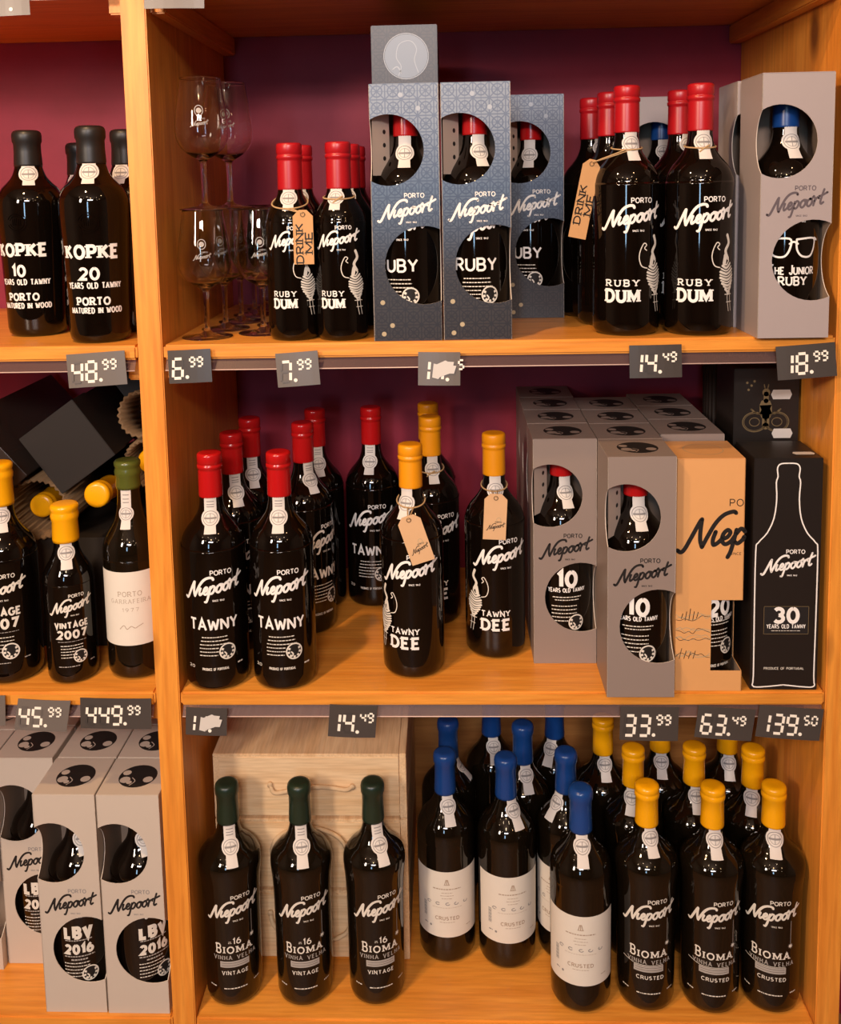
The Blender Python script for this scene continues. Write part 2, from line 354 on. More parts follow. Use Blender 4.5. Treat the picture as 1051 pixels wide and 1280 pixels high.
def script_logo(mb, x, y, width, fmap, k, wd=.32, tilt=9, tagline=True, kp=None, hscale=1.0):
    st = [
     [(-.35, -.05), (-.1, -.22), (.15, .0), (.5, .8), (.9, 1.75), (1.05, 2.0)],
     [(1.05, 2.0), (1.05, 1.2), (1.12, .5), (1.3, .0)],
     [(1.3, .0), (1.6, .75), (2.0, 1.6), (2.5, 2.15), (3.1, 2.32), (3.6, 2.2), (3.75, 1.95)],
     [(2.1, 1.0), (1.98, .45), (2.08, .08), (2.4, .25), (2.65, .55)],
     [(2.6, .42), (2.95, .55), (3.1, .85), (2.9, 1.05), (2.65, .8), (2.6, .35), (2.85, .05), (3.2, .2), (3.45, .6)],
     [(3.5, 1.0), (3.42, .3), (3.3, -.5), (3.15, -1.0), (2.95, -1.0)],
     [(3.5, .7), (3.8, 1.05), (4.1, .8), (4.0, .25), (3.7, .02), (3.45, .2)],
     [(4.75, 1.02), (4.42, .75), (4.4, .25), (4.7, .0), (5.02, .3), (5.05, .75), (4.75, 1.02), (5.0, 1.0), (5.25, .9)],
     [(5.7, 1.02), (5.37, .75), (5.35, .25), (5.65, .0), (5.97, .3), (6.0, .75), (5.7, 1.02), (5.95, 1.05), (6.2, 1.3)],
     [(6.25, 1.15), (6.4, .95), (6.35, .4), (6.3, .0)],
     [(6.35, .55), (6.6, .95), (6.85, 1.05), (6.95, .85)],
     [(7.55, 2.0), (7.35, 1.1), (7.25, .35), (7.4, .02), (7.7, .2)],
     [(6.95, 1.15), (7.4, 1.22), (8.1, 1.5)]]
    s = width/8.6; ct, sn = cos(R(tilt)), sin(R(tilt))
    def tr(q): a, b = (q[0]-3.9 + q[1]*.18)*s, (q[1]-.6)*s*hscale; return (x + a*ct - b*sn*.2, y + a*sn + b)
    for i, q in enumerate(st): ribbon(mb, [tr(c) for c in smooth_pts(q, 4)], wd*s*(1.12 if i < 3 else 1), fmap, k, 1e-5*(i % 4 + 1), True)
    kp = kp or k
    text(mb, 'PORTO', x + 1.25*s, y + 2.0*s*hscale, .62*s*hscale, fmap, kp, .2, .3, 2.9*s)
    if tagline: text(mb, 'SINCE 1842', x + .75*s, y - 1.75*s*hscale, .22*s*hscale, fmap, kp, .2, .3, 1.6*s)
G['9'] = (.62, [[(.62-a, 1-b) for a, b in s] for s in G['6'][1]])
def microlines(mb, x, y, width, rows, pitch, fmap, k, align='c', wd=.00075, seed=1):
    rd = random.Random(seed)
    for r_ in range(rows):
        L = width*(1 if align == 'l' and r_ < rows-1 else rd.uniform(.72, 1)); u = x - (width/2 if align == 'l' else L/2); end = u + L
        while u < end:
            a = rd.uniform(.0012, .0045); ribbon(mb, [(u, y - r_*pitch), (min(u+a, end), y - r_*pitch)], wd, fmap, k, 0, False); u += a + .0009
def disc(mb, x, y, r, fmap, k, lay=0, ry=None, n=20):
    ry = ry or r; vs = [(x, y)] + [(x + q*r*cos(2*pi*i/n), y + q*ry*sin(2*pi*i/n)) for q in (.5, 1) for i in range(n)]
    fs = [(0, 1+i, 1+(i+1) % n) for i in range(n)] + [(1+i, 1+n+i, 1+n+(i+1) % n, 1+(i+1) % n) for i in range(n)]
    mb.add([fmap(u, v, lay) for u, v in vs], fs, k)
def sheet(mb, x0, x1, y0, y1, fmap, k, lay=0, nx=24, ny=2):
    vs = [fmap(x0 + (x1-x0)*i/nx, y0 + (y1-y0)*j/ny, lay) for j in range(ny+1) for i in range(nx+1)]
    mb.add(vs, [(j*(nx+1)+i, j*(nx+1)+i+1, (j+1)*(nx+1)+i+1, (j+1)*(nx+1)+i) for j in range(ny) for i in range(nx)], k)
def head_emblem(mb, x, y, r, fmap, kl, kd='ink_black', lay=0):
    """round stamp: a pale disc with a dark rounded shape and broken hatching in it"""
    disc(mb, x, y, r, fmap, kl, lay, n=26)
    disc(mb, x, y, r*.84, fmap, kd, lay + 4e-5, n=26)
    for i in range(7):
        a = R(150 + 40*i); ribbon(mb, [(x + r*.55*cos(a), y + r*.55*sin(a)), (x + r*.82*cos(a), y + r*.82*sin(a))], r*.26, fmap, kl, lay + 8e-5, False)
    disc(mb, x + r*.05, y + r*.18, r*.46, fmap, kd, lay + 1.2e-4, n=16)
    ribbon(mb, smooth_pts([(x - r*.35, y - r*.6), (x - r*.15, y - r*.35), (x - r*.35, y - r*.05)], 4), r*.16, fmap, kl, lay + 1.5e-4)

# ---------------------------------------------------------------- bottles
def shoulder(z0, pts): return smooth_pts(pts, 6)
PROF = {   # body silhouettes (height, radius); capsule foot height; total height
 'port': dict(body=[(.0, .0), (.0005, .036), (.003, .0405), (.008, .0432), (.02, .0435)] + smooth_pts([(.06, .0435), (.185, .0435), (.197, .0430), (.208, .0405), (.218, .0352), (.228, .0270), (.238, .0203), (.248, .0168), (.258, .0155)], 5), cap0=.262, h=.3225, r=.0435),
 'half': dict(body=[(.0, .0), (.0005, .028), (.003, .0315), (.008, .0337), (.02, .034)] + smooth_pts([(.05, .034), (.145, .034), (.156, .0333), (.166, .0308), (.175, .0262), (.183, .0212), (.190, .0175), (.198, .0155)], 5), cap0=.197, h=.258, r=.034),
 'bioma': dict(body=[(.0, .0), (.0005, .033), (.004, .0385), (.012, .0402)] + smooth_pts([(.05, .0405), (.14, .0410), (.175, .0422), (.195, .0440), (.206, .0445), (.216, .0425), (.226, .0350), (.235, .0255), (.245, .0190), (.255, .0160), (.262, .0150)], 5), cap0=.263, h=.3215, r=.0405),
 'crust': dict(body=[(.0, .0), (.0005, .034), (.004, .0400), (.010, .0425)] + smooth_pts([(.03, .0430), (.17, .0435), (.190, .0437), (.203, .0430), (.214, .0395), (.224, .0325), (.233, .0250), (.242, .0195), (.250, .0165), (.256, .0152)], 5), cap0=.254, h=.3175, r=.0433),
 'garr': dict(body=[(.0, .0), (.0005, .031), (.004, .0370), (.010, .0395)] + smooth_pts([(.03, .0398), (.155, .0398), (.172, .0398), (.186, .0390), (.197, .0355), (.208, .0290), (.220, .0220), (.235, .0180), (.25, .0160), (.268, .0150)], 5), cap0=.266, h=.306, r=.0398),
 'kopke': dict(body=[(.0, .0), (.0005, .033), (.004, .0385), (.012, .0402)] + smooth_pts([(.05, .0412), (.12, .0438), (.16, .0458), (.180, .0460), (.193, .0445), (.205, .0385), (.214, .0300), (.222, .0235), (.232, .0195), (.24, .0180)], 5), cap0=.236, h=.2865, r=.0425),
 'vhalf': dict(body=[(.0, .0), (.0005, .029), (.003, .0325), (.008, .0343), (.02, .0345)] + smooth_pts([(.04, .0345), (.130, .0345), (.142, .0343), (.153, .0322), (.163, .0275), (.173, .0218), (.183, .0180), (.194, .0160)], 5), cap0=.196, h=.249, r=.0345),
 'vint': dict(body=[(.0, .0), (.0005, .036), (.003, .0405), (.008, .0432), (.02, .0435)] + smooth_pts([(.06, .0435), (.165, .0435), (.178, .0430), (.19, .0405), (.20, .0352), (.21, .0270), (.221, .0203), (.232, .0168), (.245, .0155)], 5), cap0=.246, h=.306, r=.0435),
}
def rad_at(P, z):
    b = P['body']
    for (z0, r0), (z1, r1) in zip(b[1:], b[2:]):
        if z0 <= z <= z1: return r0 + (r1-r0)*(z-z0)/max(1e-6, z1-z0)
    return b[-1][1]
def body_mesh(kind):
    P = PROF[kind]; mb = MB(); b = list(P['body']); b.append((P['cap0'] + .012, b[-1][1]*.96)); b.append((P['cap0'] + .012, 0))
    mb.lathe(b, 'glass_green' if kind in ('bioma', 'crust', 'garr') else 'glass_dark', 56); return mb.mesh('glass_body', True)
def cap_mesh(kind, style, colr):
    P = PROF[kind]; z0 = P['cap0']; H = P['h'] - z0; rn = P['body'][-1][1] + .0006; mb = MB()
    if style == 'crimp':
        p = [(0, rn-.001), (0, rn+.0003), (.002, rn+.0003), (H-.024, rn-.0001), (H-.0215, rn-.0002), (H-.0205, rn+.0012), (H-.0165, rn+.0012), (H-.0155, rn-.0002), (H-.0145, rn+.0002), (H-.0135, rn+.0009), (H-.0035, rn+.0008), (H-.0012, rn+.0001), (H-.0002, rn-.0018), (H, rn-.004), (H-.0003, 0)]
    elif style == 'ring':
        p = [(0, rn-.001), (0, rn+.0006), (.002, rn+.0007), (H*.35, rn+.0001), (H-.020, rn), (H-.018, rn+.0013), (H-.0145, rn+.0017), (H-.0115, rn+.0012), (H-.0105, rn+.0004), (H-.009, rn+.0012), (H-.005, rn+.0014), (H-.002, rn+.0006), (H-.0005, rn-.002), (H+.0003, rn-.006), (H, 0)]
    elif style == 'stub':
        p = [(0, rn-.001), (0, rn+.0012), (.004, rn+.0016), (H-.024, rn+.0008), (H-.021, rn+.0020), (H-.016, rn+.0026), (H-.012, rn+.0014), (H-.010, rn+.0012), (H-.007, rn+.0026), (H-.003, rn+.0024), (H-.0008, rn+.0005), (H, rn-.003), (H, 0)]
    else:
        p = [(0, rn-.001), (0, rn+.0004), (.003, rn+.0006), (H*.4, rn-.0004), (H-.019, rn-.0003), (H-.016, rn+.0012), (H-.008, rn+.0015), (H-.004, rn+.0008), (H-.0014, rn-.0012), (H-.0001, rn-.0045), (H, rn-.008), (H-.0001, 0)]
    mb.lathe([(z0+z, r) for z, r in p], colr, 36); return mb.mesh('capsule', True)
def seal_map(P, z_top):
    pts = [(z, r) for z, r in P['body'][1:] if z < z_top - .0003][::-1]
    pts = [(z_top, max(rad_at(P, z_top), P['body'][-1][1] + .0004))] + pts
    if pts[0][1] > 0 and P['cap0'] - z_top < .002: pass
    L = [0]
    for a, b in zip(pts, pts[1:]): L.append(L[-1] + math.dist(a, b))
    def f(u, s, lay=0):
        for i in range(len(pts)-1):
            if s <= L[i+1]:
                t = max(0, (s-L[i])/(L[i+1]-L[i])); z = pts[i][0] + t*(pts[i+1][0]-pts[i][0]); r = pts[i][1] + t*(pts[i+1][1]-pts[i][1]); break
        a = u/r; rr = r + .0005 + lay
        return (rr*sin(a), -rr*cos(a), z + (.0002 if s > .01 else 0))
    return f
def seal_mesh(kind, neck=.017, sc=1.0, rcirc=.0125, tail=.0):
    P = PROF[kind]; f = seal_map(P, P['cap0'] + .0005); mb = MB(); hw = .0082*sc; rc = rcirc*sc; total = neck + 2*rc*.9 + .008 + tail
    def half(s):
        h = hw if s < neck + rc*.6 else hw*.86
        d = abs(s - (neck + rc*.9))
        if d < rc: h = max(h, math.sqrt(rc*rc - d*d))
        if s > neck + rc*1.5: h = max(h, hw*.86 + (s - neck - rc*1.5)*.07)
        return h
    n_ = 36; nx = 8; vs = []; fs = []
    for i in range(n_+1):
        s = total*i/n_; h = half(s)
        for j in range(nx+1): vs.append(f(h*(2*j/nx-1), s))
    for i in range(n_):
        for j in range(nx): a = i*(nx+1)+j; fs.append((a, a+nx+1, a+nx+2, a+1))
    mb.add(vs, fs, 'paper')
    cy = neck + rc*.9; g = lambda u, v, lay: f(u, cy - v, lay + .00012)
    ribbon(mb, [(rc*.78*cos(2*pi*i/26), rc*.78*sin(2*pi*i/26)) for i in range(27)], .0009*sc, g, 'ink_grey', 0, False)
    ribbon(mb, [(rc*.52*cos(2*pi*i/20), rc*.52*sin(2*pi*i/20)) for i in range(21)], .0006*sc, g, 'ink_grey', 0, False)
    ribbon(mb, [(-rc*.66, 0), (rc*.66, 0)], .0026*sc, g, 'ink_grey', 1e-5, False)
    ribbon(mb, [(0, -rc*.5), (0, rc*.5)], .0008*sc, g, 'ink_grey', 2e-5, False)
    if neck > .012:
        for q in (.3, .55, .75): ribbon(mb, [(-hw*.6, cy - neck*q + 0), (hw*.6, cy - neck*q)], .0012, g, 'ink_grey', 0, False)
    return mb.mesh('guarantee_seal', True)
def body_map(P):
    def f(u, v, lay=0):
        r = rad_at(P, v); a = u/P['r']; r += .00025 + lay; return (r*sin(a), -r*cos(a), v)
    return f
def vintage_mark(mb, f, x, y, s, k='ink_cream'):
    """loose hatched figure-like flourish: a plume, a curl and a striped oval with two stilts; x is its axis"""
    w_ = .0011
    ribbon(mb, smooth_pts([(x + .002*s, y + .098*s), (x + .005*s, y + .088*s), (x - .001*s, y + .078*s), (x + .004*s, y + .068*s)], 5), .0045*s, f, k)
    ribbon(mb, smooth_pts([(x - .001*s, y + .072*s), (x - .003*s, y + .062*s)], 3), .006*s, f, k)
    ribbon(mb, smooth_pts([(x - .011*s, y + .080*s), (x - .014*s, y + .083*s), (x - .011*s, y + .087*s), (x - .015*s, y + .089*s), (x - .020*s, y + .080*s), (x - .0215*s, y + .070*s), (x - .018*s, y + .060*s), (x - .010*s, y + .057*s)], 5), .0013*s, f, k)
    for i in range(11):
        t = i/10; hw = .0130*s*math.sin(pi*(.12 + .8*t))
        yy = y + (.064 - .038*t)*s; cx = x + (.001 + .005*t)*s
        ribbon(mb, smooth_pts([(cx - hw, yy - .001*s), (cx, yy - .0042*s), (cx + hw, yy + .0015*s)], 4), (.0031 if i % 2 else .0020)*s, f, k)
    for dx in (-.002, .004):
        ribbon(mb, [(x + (.005+dx)*s, y + .026*s), (x + (.006+dx)*s, y + .014*s), (x + (.009+dx)*s, y + .000*s)], w_*s, f, k)
    ribbon(mb, [(x - .001*s, y + .022*s), (x + .013*s, y + .022*s)], w_*s, f, k)
    ribbon(mb, [(x + .002*s, y + .012*s), (x + .014*s, y + .012*s)], w_*s*.8, f, k)
def print_mesh(design):
    kind = DES[design][0]; P = PROF[kind]; f = body_map(P); mb = MB(); k = 'ink_white'
    if design in ('tawny', 'ruby', 'ten', 'twenty'):
        if design != 'ten' and design != 'twenty': script_logo(mb, 0, .1455, .084, f, k)
        if design in ('tawny', 'ruby'):
            text(mb, 'TAWNY' if design == 'tawny' else 'RUBY', -.001, .0885, .0150, f, k, .19, .30, .066 if design == 'tawny' else .054)
            microlines(mb, 0, .0780, .044, 3, .0052, f, 'ink_cream', seed=3, wd=.0013); microlines(mb, -.008, .0625, .026, 3, .0050, f, 'ink_cream', 'l', seed=4, wd=.0013)
            head_emblem(mb, .017, .0565, .0115, f, 'ink_cream')
        else:
            zt = .112 if design == 'ten' else .1055
            text(mb, '10' if design == 'ten' else '20', 0, zt, .0205, f, k, .28, .36, .025 if design == 'ten' else .032)
            text(mb, 'YEARS OLD TAWNY', 0, zt - .0085, .0056, f, k, .2, .36, .054); microlines(mb, 0, .096, .046, 2, .0042, f, 'ink_cream', seed=5, wd=.0013)
            microlines(mb, -.004, .083, .036, 5, .0054, f, 'ink_cream', 'l', seed=6, wd=.0013); head_emblem(mb, .013, .0585, .0115, f, 'ink_cream')
            script_logo(mb, 0, .168, .08, f, k)
        text(mb, 'PRODUCE OF PORTUGAL', 0, .0315, .0032, f, 'ink_cream', .2, .35, .036)
        text(mb, '20', -.036, .0335, .0036, f, 'ink_cream', .2, .3, .010); text(mb, '750', .038, .0350, .0042, f, 'ink_cream', .2, .3, .010) if False else microlines(mb, .036, .036, .012, 1, .004, f, 'ink_cream', wd=.002)
    elif design in ('dum', 'dee'):
        script_logo(mb, .004, .1525, .084, f, k)
        if design == 'dum':
            text(mb, 'RUBY', -.009, .0655, .0078, f, k, .22, .6, .042, serif=.15); text(mb, 'DUM', -.009, .0455, .0148, f, k, .27, .40, .042, serif=.19)
            vintage_mark(mb, f, .034, .031, 1.0)
        else:
            text(mb, 'TAWNY', -.004, .0655, .0075, f, k, .21, .40, .041, serif=.13); text(mb, 'DEE', -.004, .0455, .0145, f, k, .27, .44, .040, serif=.19)
            g = lambda u, v, lay: f(-u, v, lay); vintage_mark(mb, g, .034, .040, .92)
    elif design == 'hdum':
        script_logo(mb, .0, .131, .062, f, k)
        text(mb, 'RUBY', -.008, .0590, .0066, f, k, .2, .5, .030, serif=.13); text(mb, 'DUM', -.008, .0440, .0115, f, k, .26, .36, .030, serif=.2)
        vintage_mark(mb, f, .023, .034, .85)
    elif design in ('v07', 'hv07'):
        s = 1.0 if design == 'hv07' else 1.23
        script_logo(mb, 0, .111*s, .060*s, f, 'ink_cream')
        text(mb, 'VINTAGE', 0, .0820*s, .0078*s, f, 'ink_cream', .27, .42, .045*s); text(mb, '2007', 0, .0675*s, .0100*s, f, 'ink_cream', .30, .42, .038*s)
        microlines(mb, 0, .0625*s, .044*s, 1, .004, f, 'ink_dim', seed=5); microlines(mb, -.001, .0565*s, .030*s, 5, .0042*s, f, 'ink_cream', 'l', seed=6, wd=.0011)
        head_emblem(mb, .010*s, .0400*s, .0095*s, f, 'ink_cream'); microlines(mb, -.006, .0265*s, .036*s, 1, .004, f, 'ink_dim', wd=.0012, seed=8); microlines(mb, .028*s, .029*s, .010*s, 1, .004, f, 'ink_dim', wd=.0015)
    elif design in ('bvint', 'bcrust'):
        c = 'ink_cream'; script_logo(mb, 0, .150, .078, f, c)
        if design == 'bvint': text(mb, '16', .004, .1000, .0085, f, c, .18, .36); microlines(mb, -.006, .1035, .005, 2, .002, f, c)
        text(mb, 'BIOMA', 0, .0865, .0094, f, c, .21, .52, .051, serif=.17, first=1.5)
        text(mb, 'VINHA VELHA', .001, .0765, .0056, f, 'ink_dim', .17, .58, .062, serif=.14)
        sheet(mb, -.021, .021, .0640, .0735, f, 'ink_dim', 0, 12, 1)
        for yy in (.0705, .067): ribbon(mb, [(-.019, yy), (.019, yy)], .0005, f, 'ink_black', 5e-5, False)
        if design == 'bvint': text(mb, 'VINTAGE', 0, .0530, .0050, f, c, .20, .55, .037, serif=.15)
        else:
            text(mb, 'CRUSTED', .002, .0530, .0050, f, c, .2, .45, .038, serif=.12); ribbon(mb, [(-.038, .078), (-.02, .0745), (.02, .0745)], .0007, f, c)
        microlines(mb, 0, .031, .034, 1, .004, f, c, wd=.0016, seed=2); microlines(mb, -.034, .0325, .014, 1, .004, f, c, wd=.0016, seed=3); microlines(mb, .034, .0335, .014, 1, .004, f, c, wd=.0018, seed=4)
        ribbon(mb, [(.027, .143), (.027, .108)], .0006, f, 'ink_dim'); disc(mb, .027, .1055, .0022, f, c)
        for a in range(4): ribbon(mb, [(.027 - .0035*cos(a*pi/4), .1055 - .0035*sin(a*pi/4)), (.027 + .0035*cos(a*pi/4), .1055 + .0035*sin(a*pi/4))], .0006, f, c)
    elif design in ('k10', 'k20'):
        g = lambda u, v, lay: f(u, v, lay + .0007)
        for r_ in (.0125, .0095): ribbon(mb, arc(0, .160, r_, r_, 200, 520, 26), .0018, g, 'glass_dark')
        for a in range(5): ribbon(mb, [(-.005 + .0025*a, .156), (-.005 + .0025*a, .165 - abs(a-2)*.001)], .0013, g, 'glass_dark')
        text(mb, 'KOPKE', 0, .1140, .0155, f, k, .28, .42, .070, serif=.24)
        text(mb, design[1:], -.003, .0860, .0140, f, k, .26, .36, .024 if design == 'k20' else .017, serif=.0)
        text(mb, 'YEARS OLD TAWNY', .002, .0740, .0070, f, k, .22, .46, .073, serif=.2)
        text(mb, 'PORTO', 0, .0520, .0092, f, k, .26, .38, .044, serif=.22); text(mb, 'MATURED IN WOOD', .003, .0410, .0068, f, k, .23, .44, .072, serif=.2)
    elif design in ('gcrust', 'garr'):
        z0, z1, hu = ((.046, .1515, .0575) if design == 'gcrust' else (.052, .1575, .056))
        sheet(mb, -hu, hu, z0, z1, lambda u, v, l_: f(u, v, l_ - .0001), 'label', 0, 40, 2); f2 = lambda u, v, lay: f(u, v, lay + .00012); b = 'ink_brown'
        if design == 'gcrust':
            for dx in (-.003, 0, .003): ribbon(mb, [(dx, .132), (dx*.4, .139)], .0012, f2, b)
            ribbon(mb, [(-.004, .131), (.004, .131)], .001, f2, b)
            text(mb, 'SECUNDUM PORTO', 0, .1215, .0036, f2, b, .1, .6, .058) if False else microlines(mb, 0, .124, .056, 1, .004, f2, b, wd=.0016)
            microlines(mb, 0, .118, .022, 3, .0045, f2, b, wd=.0008)
            for i, dx in enumerate((-.028, -.014, .001, .014, .029)):
                ribbon(mb, arc(dx, .1005, .0030, .0020, 10 + 30*i, 300 + 20*i, 8), .0011, f2, 'ink_grey')
            microlines(mb, 0, .094, .06, 1, .004, f2, b, wd=.0005); text(mb, 'CRUSTED', 0, .0745, .0050, f2, 'ink_brown', .22, .4, .036, serif=.14); microlines(mb, 0, .0705, .03, 1, .003, f2, b)
            for i in range(14): ribbon(mb, [(-.0385, .075 + i*.0017), (-.0330, .075 + i*.0017)], (.0010 if i % 3 else .0006), f2, 'ink_grey', 0, False)
            microlines(mb, -.0345, .0635, .008, 1, .003, f2, 'ink_grey', wd=.0018); disc(mb, -.026, .0625, .0018, f2, 'ink_grey'); microlines(mb, .035, .060, .012, 1, .003, f2, b, wd=.001)
        else:
            text(mb, 'PORTO', 0, .1230, .0065, f2, b, .12, .36, .032, serif=.12); text(mb, 'GARRAFEIRA', 0, .1130, .0055, f2, b, .09, .5, .056, serif=.1)
            text(mb, '1977', 0, .1010, .0050, f2, b, .10, .5, .022); ribbon(mb, smooth_pts([(-.016, .076), (-.010, .0815), (-.006, .076), (0, .080), (.005, .077), (.010, .0795), (.016, .082)], 4), .0009, f2, b)
    elif design == 'junior':
        script_logo(mb, 0, .16, .08, f, k)
        for sx_ in (-1, 1):
            x = sx_*.0165; ribbon(mb, smooth_pts([(x - .013, .1225), (x + .011*(1), .1235), (x + .0125, .113), (x + .006, .1015), (x - .006, .1015), (x - .0125, .110), (x - .013, .1225)], 5), .0024, f, k)
        ribbon(mb, smooth_pts([(-.005, .117), (0, .1195), (.005, .117)], 4), .0024, f, k); ribbon(mb, [(-.030, .1225), (-.034, .1205)], .003, f, k); ribbon(mb, [(.030, .1235), (.034, .1215)], .003, f, k)
        text(mb, 'THE JUNIOR', 0, .079, .0085, f, k, .2, .34, .056, serif=.13, first=1.35); text(mb, 'RUBY', 0, .0655, .0100, f, k, .2, .34, .034, serif=.13)
    elif design == 'lbv':
        script_logo(mb, 0, .160, .08, f, 'ink_cream')
        text(mb, 'LBV', 0, .1135, .0150, f, 'ink_cream', .36, .50, .036); text(mb, '2016', 0, .0895, .0122, f, 'ink_cream', .33, .46, .037)
        microlines(mb, 0, .109, .050, 1, .004, f, 'ink_dim', wd=.0016); microlines(mb, 0, .0845, .056, 1, .004, f, 'ink_dim', wd=.0018); microlines(mb, 0, .0795, .03, 1, .004, f, 'ink_dim', wd=.0022)
        microlines(mb, -.004, .074, .036, 5, .0050, f, 'ink_cream', 'l', wd=.0013, seed=9); head_emblem(mb, .014, .0560, .0115, f, 'ink_cream')
    return mb.mesh('front_print', False)
DES = {  # silhouette, capsule style, colour, seal (neck, scale, tail)
 'tawny': ('port', 'crimp', 'red_wax', (.016, 1.0, .003)), 'ruby': ('port', 'crimp', 'red_wax', (.012, 1.0, .004)),
 'ten': ('port', 'crimp', 'red_wax', (.012, 1.0, .004)), 'twenty': ('port', 'crimp', 'red_wax', (.012, 1.0, .004)),
 'dum': ('port', 'crimp', 'red', (.004, 1.0, .006)), 'dee': ('port', 'crimp', 'amber', (.009, 1.0, .004)),
 'hdum': ('half', 'crimp', 'red', (.002, .92, .0)), 'v07': ('vint', 'stub', 'yellow', (.003, .95, .004)), 'hv07': ('vhalf', 'stub', 'yellow', (.003, .95, .004)),
 'bvint': ('bioma', 'wax', 'darkgreen', (.018, 1.0, .008)), 'bcrust': ('bioma', 'ring', 'yellow', (.003, 1.0, .006)),
 'gcrust': ('crust', 'wax', 'blue', (.004, 1.0, .008)), 'garr': ('garr', 'stub', 'green', (.024, .85, .004)),
 'k10': ('kopke', 'wax', 'black', (.0, 1.05, .0)), 'k20': ('kopke', 'wax', 'black', (.0, 1.05, .0)),
 'junior': ('port', 'crimp', 'blue', (.008, 1.0, .006)), 'lbv': ('port', 'crimp', 'yellow', (.006, 1.0, .004)),
}
CAMX, CAMY = 0.3724, -1.2547
def bottle(design, x, y, z, label, group=None, turn=0, seal=0, printed=True, lean=None, face=True, zs=1.0):
    kind, style, colr, sl = DES[design]
    rz = (math.atan2(x - CAMX, y - CAMY)*-1 if face else 0) + R(turn)     # label side turned towards the aisle
    t = thing('wine_bottle' if design in ('garr', 'gcrust') else 'port_bottle', label, 'bottle', (x, y, z + .0003), rz, group)
    if lean: t.rotation_euler = lean; t.location = (x, y, z)
    if zs != 1: t.scale = (zs, zs, zs)
    obj('glass_body', cached(('b', kind), lambda: body_mesh(kind)), t)
    obj('capsule', cached(('c', kind, style, colr), lambda: cap_mesh(kind, style, colr)), t)
    obj('guarantee_seal', cached(('s', kind, sl), lambda: seal_mesh(kind, sl[0], sl[1], tail=sl[2])), t, rz=R(seal))
    if printed:
        obj('paper_label' if design in ('garr', 'gcrust') else 'front_print', cached(('p', design), lambda: print_mesh(design)), t)
    return t

# ---------------------------------------------------------------- the setting
def plank(name, x0, x1, y0, y1, z0, z1, k, parent=None, bev=.002, label=None):
    mb = MB(); cx, cy, cz = (x0+x1)/2, (y0+y1)/2, (z0+z1)/2
    mb.bbox(x0-cx, x1-cx, y0-cy, y1-cy, z0-cz, z1-cz, k, bev); return obj(name, mb.mesh(name), parent, (cx, cy, cz), label=label)
structure(plank('floor', -2.2, 3.0, -4.4, .5, -.03, 0, 'floor'))
structure(plank('wall_front', -2.2, 3.0, -4.46, -4.4, -.0, 2.75, 'cream'))
structure(plank('wall_left', -2.26, -2.2, -4.4, D, -.0, 2.75, 'cream'))
structure(plank('wall_right', 3.0, 3.06, -4.4, D, -.0, 2.75, 'cream'))
structure(plank('ceiling', -2.2, 3.0, -4.4, D, 2.752, 2.80, 'cream'))
structure(plank('wall_back', -2.2, 3.0, D, D+.06, 0, 2.75, 'wall'))

unit = thing('shelving_unit', 'pine wall shelving with two bays of deep boards against a burgundy wall', 'shelf', (0, 0, 0))
XL = -T - W
for x in (-T, W, XL - T): plank('upright', x, x + T, 0, D-.001, 0.0, ZC + .28, 'pine_z', unit, .0015)
TH = .0195
for x0 in (0, XL):
    for z in (ZC + TH, ZT, ZM, ZB):
        plank('shelf_board', x0 + .0012, x0 + W - .0012, -.001, D-.001, z - TH, z, 'pine_x', unit, .003)
        if z > ZB:
            for sx in (x0 + .0003, x0 + W - .0203):
                plank('batten', sx, sx + .02, .018, D-.001, z - TH - .030, z - TH - .0002, 'pine_y', unit, .002)
            mb = MB(); L0, L1 = -W/2 + .004, W/2 - .004      # clear strip that carries the price cards
            mb.add([(L0, .004, 0), (L1, .004, 0), (L1, -.004, -.0125), (L0, -.004, -.0125), (L0, .005, -.0004), (L1, .005, -.0004), (L1, -.003, -.0127), (L0, -.003, -.0127)],
                   [(0, 3, 2, 1), (4, 5, 6, 7), (0, 1, 5, 4), (1, 2, 6, 5), (0, 4, 7, 3)], 'rail')
            rl = obj('price_rail', mb.mesh('price_rail'), unit, (x0 + W/2, 0, z - TH - .0003), label='clear plastic price rail under the board edge')
            mb = MB(); mb.tube([(L0, -.004, -.0132), (L1, -.004, -.0132)], .0008, 'rail_lip', 6); obj('rail_lip', mb.mesh('rail_lip', True), rl)
    plank('back_board', x0 + .001, x0 + W - .001, D - .008, D - .0012, ZB + .0002, ZM - TH - .0002, 'pine_back', unit, .0008, 'brown wooden back board in the lowest bay')
    plank('kick_board', x0 + .001, x0 + W - .001, .03, .048, 0.0, ZB - TH - .0002, 'pine_x', unit, .001)

# ---------------------------------------------------------------- cartons with round windows
BW = .088
def outline(w_, h_, bites):
    """rectangle w x h with circular bites; bite = (edge, cx, cz, r) with edge 'L' or 'R' and cx measured in panel coordinates"""
    pts = [(0, 0), (w_, 0)]
    for e, cx, cz, r in sorted([b for b in bites if b[0] == 'R'], key=lambda b: b[2]):
        d = w_ - cx
        if abs(d) >= r: continue
        a = math.acos(d/r); n_ = 26
        pts += [(cx + r*cos(-a - (2*pi-2*a)*i/n_), cz + r*sin(-a - (2*pi-2*a)*i/n_)) for i in range(n_+1)]
    pts += [(w_, h_), (0, h_)]
    for e, cx, cz, r in sorted([b for b in bites if b[0] == 'L'], key=lambda b: -b[2]):
        d = -cx
        if abs(d) >= r: continue
        a = math.acos(d/r); n_ = 26
        pts += [(cx + r*cos(a - 2*a*i/n_), cz + r*sin(a - 2*a*i/n_)) for i in range(n_+1)]
    return pts
TK = .0009
CU, CL = (.0235, .2445, .045), (.0665, .0975, .0505)
